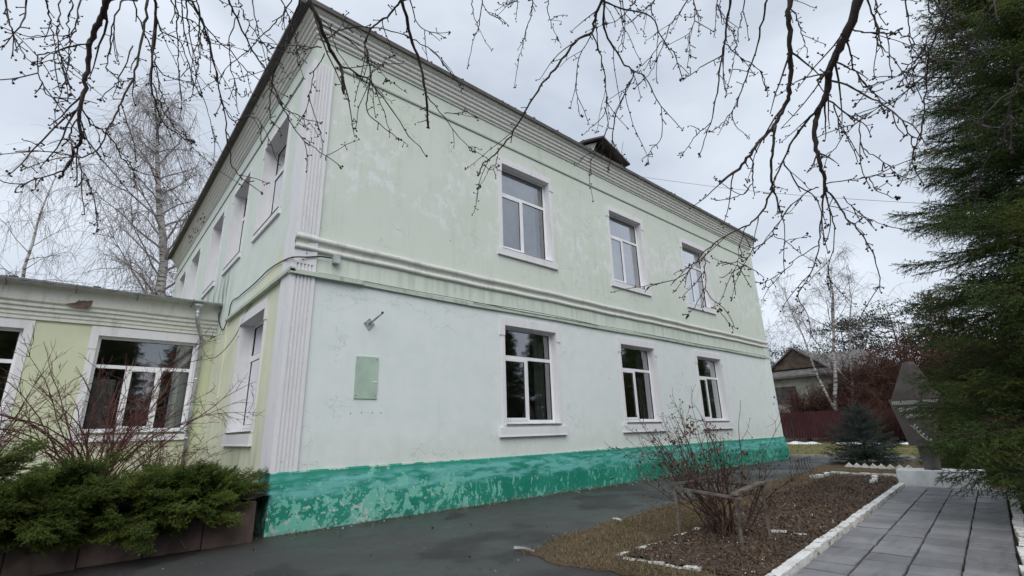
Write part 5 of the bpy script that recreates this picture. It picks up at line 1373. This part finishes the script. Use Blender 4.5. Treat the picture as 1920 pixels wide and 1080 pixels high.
bare_tree('birch_tree', (46, 4.9, 0), 16.4, 'twin stemmed white birch behind the red fence', 54, nl=30, limb=0.40, weep=0.6, first=0.3, tr=0.20, fork=(0.2, 0.45), twl=1.3, tw_r=0.009, twigs=8, mat_tw='far_twig', lean=(0.02, -0.16))
bare_tree('birch_tree', (48, 3.9, 0), 14.5, 'crooked birch right of the twin stemmed one', 55, nl=28, limb=0.38, weep=0.5, first=0.3, tr=0.16, fork=(0.3,), twl=1.2, lean=(0, -0.15), tw_r=0.009, twigs=8, mat_tw='far_twig')
bare_tree('bare_tree', (38, 8.0, 0), 13.5, 'dark leafless tree right behind the far building corner', 56, 'tree_grey', 'tree_grey', nl=26, limb=0.42, weep=0.15, first=0.25, tr=0.20, up=0.7, twl=0.9, tw_r=0.013)
bare_tree('bare_tree', (34, 13.0, 0), 21.0, 'leafless crown showing above the roof line', 57, 'tree_grey', 'tree_grey', nl=30, limb=0.34, weep=0.1, first=0.4, tr=0.26, up=1.1, twl=1.0, tw_r=0.013)
bare_tree('bare_tree', (52, -3.0, 0), 11.5, 'leafless tree between the birches and the spruce', 58, 'tree_grey', 'thicket_twig', nl=26, limb=0.42, weep=0.2, first=0.25, tr=0.2, twl=1.0, tw_r=0.014)
# brown thicket: individual big shrubs sharing three meshes
TH = []
for v_ in range(3):
    t, _ = cane_shrub('bare_thicket_shrub', (0, 0, 0), 46, 7.4, 0.46, 'x', 'shrub', 'thicket_twig', 70 + v_, -0.012, 0.040, 26, side_len=1.9, fine=True, tr_=0.016)
    TH.append((t, [c.data for c in t.children], [c.name.split('.')[0] for c in t.children]))
spots = ((45.5, -0.6, 6.0, 'reddish brown bare shrub hiding the right end of the house'), (46.5, -3.4, 7.6, 'tall reddish bare shrub behind the small blue spruce'), (47.0, -6.6, 8.2, 'tall brown bare shrub behind the stone monument'),
 (48, -9.6, 8.2, 'brown bare shrub at the edge of the big spruce'), (49, 1.4, 7.2, 'bare shrub in front of the house roof'), (50, -5.0, 9.6, 'highest brown shrub of the thicket behind the monument'), (50.5, -8.4, 9.6, 'brown shrub deep behind the big spruce'),
 (44.8, -8.4, 5.6, 'low bare shrub behind the monument foot'), (47.2, 4.0, 5.0, 'bare shrub hiding the middle of the house wall'), (48.5, -1.6, 9.0, 'tall bare shrub right of the birch trunks'), (46.0, -5.0, 7.0, 'dense brown shrub behind the young spruce'), (50.5, 0.2, 8.6, 'brown shrub rising over the right end of the house roof'), (45.0, 1.6, 4.6, 'lower bare shrub just behind the red fence'), (47.5, 5.6, 4.6, 'thin bare shrub before the house windows'), (49.5, 2.9, 6.4, 'bare shrub touching the house eave'), (42.2, 0.9, 3.0, 'small bare shrub in front of the red fence left of the blue spruce'), (42.4, -1.4, 3.4, 'bare shrub in front of the fence behind the blue spruce'), (48.0, 7.4, 5.4, 'bare shrub before the left part of the house'))
for i, (x, y, h, lab) in enumerate(spots):
    t, ms, nm = TH[i % 3]
    if i >= 3: t = empty('bare_thicket_shrub', (x, y, 0))
    tag(t, lab, 'shrub', 'bare brown shrubs of the thicket'); t.location = (x, y, 0); t.scale = (h / 8.0,) * 3; t.rotation_euler = (0, 0, i * 1.3)
    if i >= 3:
        for me_, n_ in zip(ms, nm):
            c_ = bpy.data.objects.new(n_, me_); scene.collection.objects.link(c_); c_.parent = t
            if n_ == 'twig': c_['kind'] = 'stuff'
cane_shrub('bare_shrub', (42.0, 7.0, 0), 12, 2.0, 0.35, 'thin bare sapling clump before the red fence next to the building', 'shrub', 'tree_grey', 91, 0.0, 0.016, 6, side_len=0.5)
cane_shrub('bare_shrub', (41.6, 3.4, 0), 22, 2.3, 0.45, 'brown bare bush standing between the two snow strips', 'shrub', 'thicket_twig', 92, 0.0, 0.016, 8, side_len=0.6)
# pines
def pine(loc, H, R0, label, seed, z0=0.35):
    r = random.Random(seed); t = empty('pine_tree', loc, label, 'tree', 'pines behind the house'); mb = MB(); mb.tube([loc, (loc[0], loc[1], loc[2] + H * 0.97)], [H * 0.016, 0.04], 7); mb.build('trunk', MAT['spruce_bark'], t)
    q = np.random.default_rng(seed); cr = MB(); br_ = MB()
    for k in range(46):
        f = z0 + (1 - z0) * r.random(); az = r.uniform(0, 6.28); L = R0 * (0.35 + 0.65 * math.sin(min(1, (1 - f) * 1.5 + 0.12) * 1.57)) * r.uniform(0.5, 1.0)
        b = np.array(loc) + np.array([0, 0, H * f]); e = b + np.array([math.cos(az) * L, math.sin(az) * L, L * 0.25]); br_.tube([b, e], [0.05, 0.02], 4, False)
        n = 90; c = e + q.normal(0, 1, (n, 3)) * np.array([L * 0.24 + 0.25, L * 0.24 + 0.25, 0.28]); d = q.normal(0, 1, (n, 3)); d /= np.linalg.norm(d, axis=1)[:, None]; w = np.cross(d, q.normal(0, 1, (n, 3))); w /= np.linalg.norm(w, axis=1)[:, None]
        v = np.stack([c - w * 0.07, c + w * 0.07, c + d * 0.34], 1).reshape(-1, 3); cr.add(v, None, np.arange(n * 3).reshape(-1, 3))
    br_.build('limb', MAT['spruce_bark'], t, recalc=False); tag(cr.build('crown', MAT['pine_green'], t, recalc=False), kind='stuff')
pine((62, 12.4, 0), 10.6, 3.6, 'dark pine filling the gap beside the far building corner', 1, 0.15)
pine((66, 7.6, 0), 13.0, 3.6, 'dark pine behind the white birch trunks', 2, 0.3)
pine((66, 2.5, 0), 13.6, 4.5, 'dark pine behind the brown thicket, left one', 3, 0.2)
pine((64, -2.5, 0), 13.8, 4.8, 'dark pine behind the brown thicket, right one', 4, 0.2)
pine((60, -8.5, 0), 14.5, 4.8, 'dark pine hidden behind the big spruce', 5, 0.2)

# power line across the sky
pw = MB(); a = at_d(1180, 328, 42); b = at_d(1760, 383, 38); pts = [a + (b - a) * t + np.array([0, 0, -0.35 * math.sin(t * math.pi)]) for t in np.linspace(-0.6, 1.3, 24)]
pw.tube(pts, 0.012, 4); tag(pw.build('power_line', MAT['wire_steel']), 'thin overhead wire crossing the sky right of the roof', 'wire')

# ------------------------------------------------------------------ the tree above the viewer: limbs and hanging branches
tree = empty('overhanging_tree', (-4.5, -11.6, 0), 'leafless tree overhead whose budded branches hang into the picture', 'tree')
mb = MB(); trk = polysub([(-4.5, -11.6, -0.1), (-4.45, -11.55, 1.4), (-4.3, -11.4, 2.9), (-4.2, -11.3, 4.4), (-4.1, -11.2, 6.0)], 4)
mb.tube(trk, np.linspace(0.24, 0.12, len(trk)), 10); mb.build('trunk', MAT['bark_dark'], tree, smooth=True, recalc=False)
HUB = {'L': np.array([-3.6, -9.5, 4.7]), 'M': np.array([-2.4, -9.6, 4.75]), 'R': np.array([-1.3, -10.1, 4.7]), 'S': np.array([-0.9, -10.9, 4.5])}
for k_, h_ in HUB.items():
    mb = MB(); q = polysub([trk[11], (trk[11] + h_) / 2 + np.array([0, 0, 0.55]), h_], 6); mb.tube(q, [0.085, 0.045], 8); mb.build('limb', MAT['bark_dark'], tree, smooth=True, recalc=False)
def S3(x0, y0, pts): return [(x0 + x / 3.0, y0 + y / 3.0) for x, y in pts]
A0, A3, B0, C0, C3 = (0, 0), (300, 0), (640, 0), (1280, 0), (1280, 300)
TR = [  # hub, depth start, depth end, px radius start, end, crop origin, points
 ('L', 2.5, 2.7, 9.0, 3.2, A0, [(605, 0), (580, 80), (535, 170), (510, 235), (500, 340), (475, 460), (455, 590), (445, 660), (460, 790), (420, 840), (390, 920), (345, 1000)]),
 ('', 2.5, 2.35, 3.0, 1.6, A0, [(510, 235), (410, 255), (330, 290), (220, 305), (215, 390), (245, 490), (300, 560), (350, 600)]),
 ('', 2.62, 2.9, 3.2, 1.6, A0, [(455, 600), (510, 690), (590, 745), (650, 820), (690, 890), (750, 950), (880, 995)]),
 ('', 2.62, 2.5, 3.0, 1.4, A0, [(450, 640), (395, 740), (400, 800), (430, 870), (460, 960), (500, 1040), (515, 1090)]),
 ('', 2.68, 2.5, 2.8, 1.5, A0, [(370, 955), (200, 1005), (85, 1040), (-30, 1000)]),
 ('L', 2.9, 2.7, 4.4, 1.4, A0, [(830, 0), (815, 130), (780, 290), (750, 430), (690, 560), (650, 640), (560, 820), (460, 880), (350, 870), (240, 850), (95, 850)]),
 ('L', 2.8, 3.1, 4.2, 1.5, A0, [(870, 0), (880, 120), (860, 300), (850, 450), (870, 560), (910, 680), (1010, 760), (1080, 800)]),
 ('', 2.8, 2.9, 2.8, 1.5, A0, [(875, 60), (900, 170), (1000, 220), (1060, 330), (1080, 430), (1120, 530)]),
 ('L', 2.6, 2.8, 3.6, 1.4, A0, [(1080, 0), (1130, 100), (1180, 250), (1210, 380), (1240, 530), (1265, 650), (1285, 830), (1310, 940), (1360, 1000), (1480, 1090)]),
 ('L', 2.5, 2.6, 3.6, 1.4, A0, [(1280, 0), (1330, 100), (1400, 250), (1480, 370), (1550, 500), (1610, 640), (1690, 770), (1800, 850), (1920, 935)]),
 ('M', 2.7, 2.8, 3.6, 1.5, A0, [(1690, 0), (1640, 130), (1600, 270), (1540, 410), (1520, 520), (1515, 620), (1530, 690)]),
 ('', 2.75, 2.9, 2.8, 1.4, A0, [(1520, 500), (1590, 600), (1700, 660), (1800, 690)]),
 ('M', 2.2, 2.3, 8.0, 5.0, A0, [(1730, -20), (1800, 130), (1840, 240), (1910, 370), (1925, 450), (1930, 530)]),
 ('', 2.25, 2.2, 4.0, 1.6, A3, [(1015, 372), (1110, 410), (1180, 460), (1290, 590), (1400, 760), (1500, 880)]),
 ('', 2.2, 2.4, 3.2, 1.4, A3, [(900, 140), (1010, 190), (1100, 260), (1200, 350), (1290, 450)]),
 ('', 2.2, 2.4, 2.6, 1.4, A3, [(930, 300), (870, 400), (850, 500), (820, 640)]),
 ('', 2.3, 2.4, 2.8, 1.4, A3, [(910, 265), (800, 270), (760, 200), (735, 120)]),
 ('M', 2.4, 2.5, 6.5, 4.2, A3, [(1355, -20), (1390, 130), (1430, 270), (1480, 430), (1500, 600), (1508, 720)]),
 ('', 2.45, 2.5, 2.8, 1.4, A3, [(1500, 540), (1600, 660), (1690, 780), (1770, 850)]),
 ('', 2.45, 2.35, 2.2, 1.4, A3, [(1600, 630), (1700, 640), (1790, 660)]),
 ('M', 2.45, 2.6, 4.2, 1.6, A3, [(1350, 10), (1290, 80), (1220, 130), (1160, 210), (1160, 300), (1185, 420), (1165, 560), (1170, 640), (1250, 710), (1350, 790)]),
 ('', 2.45, 2.6, 2.6, 1.4, A3, [(1420, 220), (1530, 290), (1620, 390), (1700, 500)]),
 ('M', 2.6, 2.7, 3.0, 1.4, A3, [(1400, -10), (1440, 110), (1490, 170), (1620, 185)]),
 ('', 2.4, 2.5, 3.4, 2.0, A3, [(940, 215), (1020, 170), (1120, 150), (1260, 165), (1390, 200)]),
 ('M', 3.0, 3.1, 2.4, 1.6, A3, [(1750, -10), (1760, 70), (1785, 130)]), ('M', 3.0, 3.1, 2.6, 1.6, A3, [(1810, -10), (1800, 110), (1775, 195)]), ('', 3.0, 3.1, 2.2, 1.6, A3, [(1812, 20), (1860, 80), (1940, 130)]),
 ('R', 2.6, 2.6, 5.6, 2.6, B0, [(1480, -20), (1430, 80), (1410, 180), (1330, 220), (1260, 310), (1180, 410), (1120, 490), (1060, 580), (1000, 680), (930, 790), (860, 870), (800, 920), (775, 985)]),
 ('', 2.6, 2.6, 2.2, 1.5, B0, [(800, 925), (835, 950), (880, 937)]), ('', 2.6, 2.6, 2.0, 1.5, B0, [(835, 950), (800, 1010), (775, 1047)]),
 ('', 2.6, 2.8, 3.2, 1.4, B0, [(1410, 190), (1450, 280), (1480, 430), (1490, 530), (1475, 650), (1400, 720), (1365, 755)]),
 ('', 2.7, 2.8, 2.4, 1.4, B0, [(1478, 600), (1500, 690), (1470, 790), (1410, 900), (1395, 985)]),
 ('R', 2.5, 2.7, 4.4, 1.8, B0, [(1475, -10), (1480, 150), (1530, 270), (1580, 350), (1640, 410), (1590, 530), (1540, 660), (1525, 790), (1505, 950)]),
 ('', 2.6, 2.4, 3.0, 1.5, B0, [(1640, 410), (1700, 420), (1760, 530), (1800, 630), (1800, 770), (1740, 850), (1720, 930)]),
 ('', 2.6, 2.7, 3.6, 1.5, B0, [(1480, 10), (1600, 50), (1740, 95), (1800, 210), (1880, 320), (1915, 450)]),
 ('', 2.65, 2.6, 2.2, 1.5, B0, [(1800, 230), (1740, 320), (1680, 375)]), ('', 2.6, 2.8, 2.4, 1.4, B0, [(1405, 200), (1340, 320), (1320, 480), (1330, 600), (1350, 660)]),
 ('R', 3.1, 3.2, 2.4, 1.4, B0, [(1580, -10), (1595, 120), (1580, 290)]),
 ('R', 2.7, 2.8, 4.4, 1.5, C0, [(270, -10), (250, 120), (235, 240), (210, 380), (190, 520), (165, 660), (120, 790), (100, 870)]),
 ('', 2.7, 2.6, 2.6, 1.4, C0, [(220, 310), (120, 370), (50, 420), (0, 445)]), ('', 2.7, 2.9, 2.2, 1.4, C0, [(155, 690), (80, 760), (20, 840), (0, 880)]), ('', 2.7, 2.9, 2.4, 1.4, C0, [(240, 240), (300, 300), (400, 370), (450, 430), (470, 500)]),
 ('R', 2.6, 2.8, 3.6, 1.4, C0, [(480, -10), (440, 150), (420, 260), (370, 400), (320, 540), (290, 610), (220, 700), (150, 745)]),
 ('S', 2.3, 2.4, 9.0, 5.0, C0, [(600, -20), (595, 100), (600, 250), (605, 400), (600, 520), (570, 610), (520, 700), (440, 790), (380, 870), (320, 950), (210, 1030)]),
 ('', 2.36, 2.5, 5.2, 1.6, C0, [(515, 710), (510, 840), (495, 960), (500, 1060), (480, 1120), (430, 1210), (370, 1260), (250, 1320), (130, 1410), (60, 1490), (0, 1550), (-200, 1620)]),
 ('', 2.4, 2.5, 3.2, 1.6, C0, [(380, 870), (395, 960), (390, 1030), (350, 1080), (290, 1110), (180, 1130)]), ('', 2.4, 2.45, 4.6, 3.0, C0, [(505, 1060), (530, 1110), (545, 1200)]),
 ('S', 2.4, 2.6, 15.0, 4.5, C0, [(1000, -30), (930, 170), (870, 300), (820, 400), (815, 500), (780, 590), (750, 680), (745, 800), (765, 880), (790, 980), (800, 1060), (790, 1110)]),
 ('', 2.45, 2.4, 6.0, 3.4, C0, [(825, 400), (790, 425), (755, 455)]),
 ('', 2.5, 2.7, 5.0, 2.2, C0, [(775, 600), (700, 680), (620, 790), (570, 890), (520, 1000), (495, 1060)]),
 ('', 2.45, 2.3, 3.6, 1.5, C0, [(840, 455), (950, 490), (1070, 560), (1180, 620), (1250, 700), (1290, 800), (1295, 940)]),
 ('', 2.5, 2.35, 3.2, 1.5, C0, [(825, 565), (920, 640), (990, 690), (1010, 830), (1100, 890), (1200, 970)]),
 ('', 2.5, 2.6, 2.6, 1.4, C0, [(850, 590), (880, 690), (905, 750), (860, 830), (790, 880)]),
 ('S', 2.6, 2.5, 3.2, 1.5, C0, [(1030, -10), (1080, 100), (1110, 180), (1190, 190), (1280, 210), (1340, 280), (1400, 340)]), ('', 2.42, 2.5, 3.2, 1.5, C0, [(950, 165), (1050, 185), (1180, 188)]),
 ('', 2.45, 2.6, 3.4, 1.5, C0, [(925, 220), (950, 330), (970, 405), (1040, 490), (1110, 560), (1130, 620)]),
 ('S', 2.2, 2.3, 3.4, 1.5, C0, [(1520, -20), (1470, 100), (1400, 260), (1380, 400), (1360, 560), (1350, 700), (1300, 850), (1270, 960), (1210, 1050)]),
 ('', 2.25, 2.3, 2.6, 1.4, C0, [(1400, 270), (1300, 350), (1200, 430), (1060, 490)]), ('', 2.25, 2.3, 2.4, 1.4, C0, [(1380, 400), (1250, 520), (1150, 580), (1050, 640), (910, 750)]),
 ('S', 2.1, 2.2, 3.6, 1.4, C0, [(1780, -20), (1700, 100), (1650, 200), (1610, 290)]), ('S', 2.0, 2.2, 3.4, 1.4, C0, [(1900, 380), (1870, 500), (1830, 650), (1760, 800), (1690, 950), (1600, 1100)]),
 ('', 2.6, 2.7, 3.6, 1.5, C3, [(800, 150), (850, 210), (920, 330), (990, 400), (1050, 490), (1090, 580), (1110, 740)]),
 ('', 2.6, 2.5, 3.6, 1.5, C3, [(800, 150), (785, 250), (770, 400), (760, 520), (720, 640), (640, 770)]),
 ('', 2.6, 2.8, 3.2, 1.4, C3, [(795, 160), (830, 290), (860, 400), (820, 600), (830, 680)]),
 ('', 2.5, 2.5, 3.2, 1.5, C3, [(560, 0), (650, 140), (720, 190), (770, 260), (780, 400), (790, 470)]),
 ('', 2.55, 2.4, 2.8, 1.4, C3, [(770, 150), (700, 180), (600, 270), (560, 330), (510, 420), (580, 450), (690, 430)]), ('', 2.45, 2.5, 2.4, 1.4, C3, [(510, 420), (430, 480), (390, 510), (340, 590), (310, 640)]),
 ('', 2.55, 2.6, 2.4, 1.4, C3, [(810, 130), (930, 110), (1050, 95), (1220, 90)]), ('', 2.6, 2.5, 2.2, 1.4, C3, [(1050, 100), (1090, 170), (1195, 220)]), ('', 2.6, 2.6, 2.2, 1.3, C3, [(900, 200), (960, 270), (1050, 330), (1125, 365)]),
 ('', 2.6, 2.7, 2.2, 1.3, C3, [(760, 480), (650, 550), (560, 630), (440, 695)]), ('', 2.5, 2.4, 2.4, 1.4, C3, [(130, 520), (125, 600), (130, 700), (80, 800), (20, 880)]), ('', 2.4, 2.4, 2.2, 1.4, C3, [(130, 730), (170, 790), (200, 850)]),
 ('', 2.45, 2.5, 2.2, 1.4, C3, [(360, 370), (320, 480), (310, 570), (280, 650)]), ('', 2.5, 2.5, 2.0, 1.3, C3, [(310, 570), (240, 580), (175, 550)]),
 ('L', 2.9, 2.9, 3.0, 1.4, A0, [(20, -20), (50, 120), (80, 200), (120, 280), (180, 360)]), ('L', 2.7, 2.6, 3.0, 1.4, A0, [(150, -10), (130, 100), (80, 190), (0, 280)]), ('L', 3.0, 2.9, 2.8, 1.4, A0, [(450, -10), (430, 130), (410, 190), (300, 200), (130, 200)]),
 ('L', 3.2, 3.3, 3.0, 1.4, A0, [(1050, -10), (1060, 150), (1090, 290), (1110, 370)]), ('L', 3.1, 3.0, 3.0, 1.4, A0, [(690, -10), (640, 120), (620, 260), (600, 380), (660, 440), (690, 500)]), ('L', 3.2, 3.1, 2.6, 1.4, A0, [(750, 260), (670, 440), (640, 480), (550, 560)]),
 ('L', 3.0, 3.1, 2.8, 1.4, A0, [(960, -10), (1000, 80), (1100, 130), (1190, 240), (1280, 250)]), ('L', 3.0, 3.0, 2.6, 1.3, A0, [(1350, 60), (1300, 180), (1290, 300), (1320, 480), (1360, 540), (1410, 520)]), ('L', 3.1, 3.0, 2.6, 1.3, A0, [(1420, -10), (1440, 120), (1480, 180), (1580, 260)]),
 ('L', 2.9, 3.1, 2.6, 1.3, A0, [(860, 470), (900, 580), (960, 690), (1030, 760), (1080, 800)]), ('L', 2.9, 3.1, 2.4, 1.3, A0, [(850, 320), (920, 420), (1050, 460), (1090, 480)]), ('L', 2.8, 2.9, 2.4, 1.3, A0, [(1240, 560), (1310, 680), (1380, 650), (1460, 680), (1510, 780), (1570, 930)]),
]
r = np.random.default_rng(99)
def hang(x0, x1, n, hub, dl, dh, slant, lmin, lmax):      # more thin hanging shoots
    for _ in range(n):
        x = r.uniform(x0, x1); y = -12.0; a = slant + r.normal(0, 0.28); L = r.uniform(lmin, lmax); pts = [(x, y)]
        for s_ in range(6):
            a += r.normal(0, 0.20); x += math.sin(a) * L / 6; y += math.cos(a) * L / 6; pts.append((x, y))
        d = r.uniform(dl, dh); TR.append((hub, d, d + r.uniform(-0.2, 0.3), r.uniform(2.2, 3.2), 1.3, (0, 0), [(p * 3, q * 3) for p, q in pts]))
hang(0, 260, 3, 'L', 2.7, 3.4, 0.1, 90, 260); hang(230, 420, 5, 'L', 2.7, 3.4, 0.25, 120, 330); hang(420, 600, 4, 'L', 2.6, 3.3, 0.3, 80, 260); hang(980, 1280, 6, 'R', 2.8, 3.3, -0.1, 40, 150); hang(1270, 1480, 5, 'R', 2.7, 3.2, -0.25, 80, 220); hang(1600, 1750, 5, 'S', 2.5, 3.0, 0.1, 80, 200)
buds = MB(); r = np.random.default_rng(77)
def tw_bud(p, s):
    for g in range(r.integers(1, 4)): buds.blob(p + r.normal(0, 0.006, 3), s * r.uniform(0.6, 1.1), (1, 1, 1.2))
for hub, d0, d1, r0, r1, org, pts in TR:
    px = polysub([np.array((*q, 0.0)) for q in S3(*org, pts)], 4)[:, :2]
    n = len(px); dep = np.linspace(d0, d1, n) + 0.03 * np.sin(np.linspace(0, 9, n) + d0 * 7)
    q = np.array([at_d(x, y, d) for (x, y), d in zip(px, dep)]); q += r.normal(0, 0.0025, q.shape)
    rad = np.linspace(r0 ** 0.8, r1 ** 0.8, n) ** 1.25 * 0.5 * dep / FPX * (0.72 if r0 < 3.5 else 0.84)
    mb = MB()
    if hub and px[0][1] < 12:
        h_ = HUB[hub]; p0 = q[0]; e = polysub([h_ + r.normal(0, 0.12, 3), h_ * 0.45 + p0 * 0.55 + np.array([0, 0, 0.45]), p0 + (p0 - q[3]) / np.linalg.norm(p0 - q[3]) * 0.25, p0], 4)
        q_ = np.concatenate([e[:-1], q]); rad_ = np.concatenate([np.linspace(max(rad[0] * 1.5, 0.012), rad[0], len(e) - 1), rad])
    else: q_, rad_ = q, rad
    mb.tube(q_, rad_ * (1 + 0.10 * np.sin(np.arange(len(q_)) * 2.1)), 6 if r0 < 5 else 9)
    # side spurs and twigs
    m = int(len(q) * (0.55 if r0 < 5 else 0.5))
    for k in range(m):
        i = r.integers(2, len(q)); b = q[i]; dm = q[i] - q[i - 1]; dm /= np.linalg.norm(dm)
        u = r.random()
        if u < 0.66:      # short spur with a bud
            dd = dm * 0.6 + r.normal(0, 0.6, 3); dd /= np.linalg.norm(dd); L = r.uniform(0.010, 0.035); e = b + dd * L; mb.tube([b, e], [max(0.0022, rad[i] * 0.5), 0.0020], 4, False)
            buds.blob(e, r.uniform(0.003, 0.0050), (1, 1, 1.25))
        else:
            L = r.uniform(0.05, 0.22 if r0 < 4 else 0.36); dd = dm * 1.0 + r.normal(0, 0.42, 3)
            q2 = grow(b, dd, L, 6, 0.10, -0.04, r); rr2 = min(max(0.0020, rad[i] * 0.55), 0.0045); mb.tube(q2, [rr2, 0.0016], 4, False); tw_bud(q2[-1], 0.0048)
            for g in range(int(L / 0.045)):
                j = r.integers(1, 7); e = q2[j] + r.normal(0, 0.010, 3); mb.tube([q2[j], e], [0.0018, 0.0016], 3, False); buds.blob(e, r.uniform(0.003, 0.0055), (1, 1, 1.2))
    tw_bud(q[-1], 0.0075)
    mb.build('branch', MAT['bark_dark' if r0 > 4 else 'twig_dark'], tree, smooth=True, recalc=False)
tag(buds.build('bud', MAT['bud'], tree, recalc=False), kind='stuff')
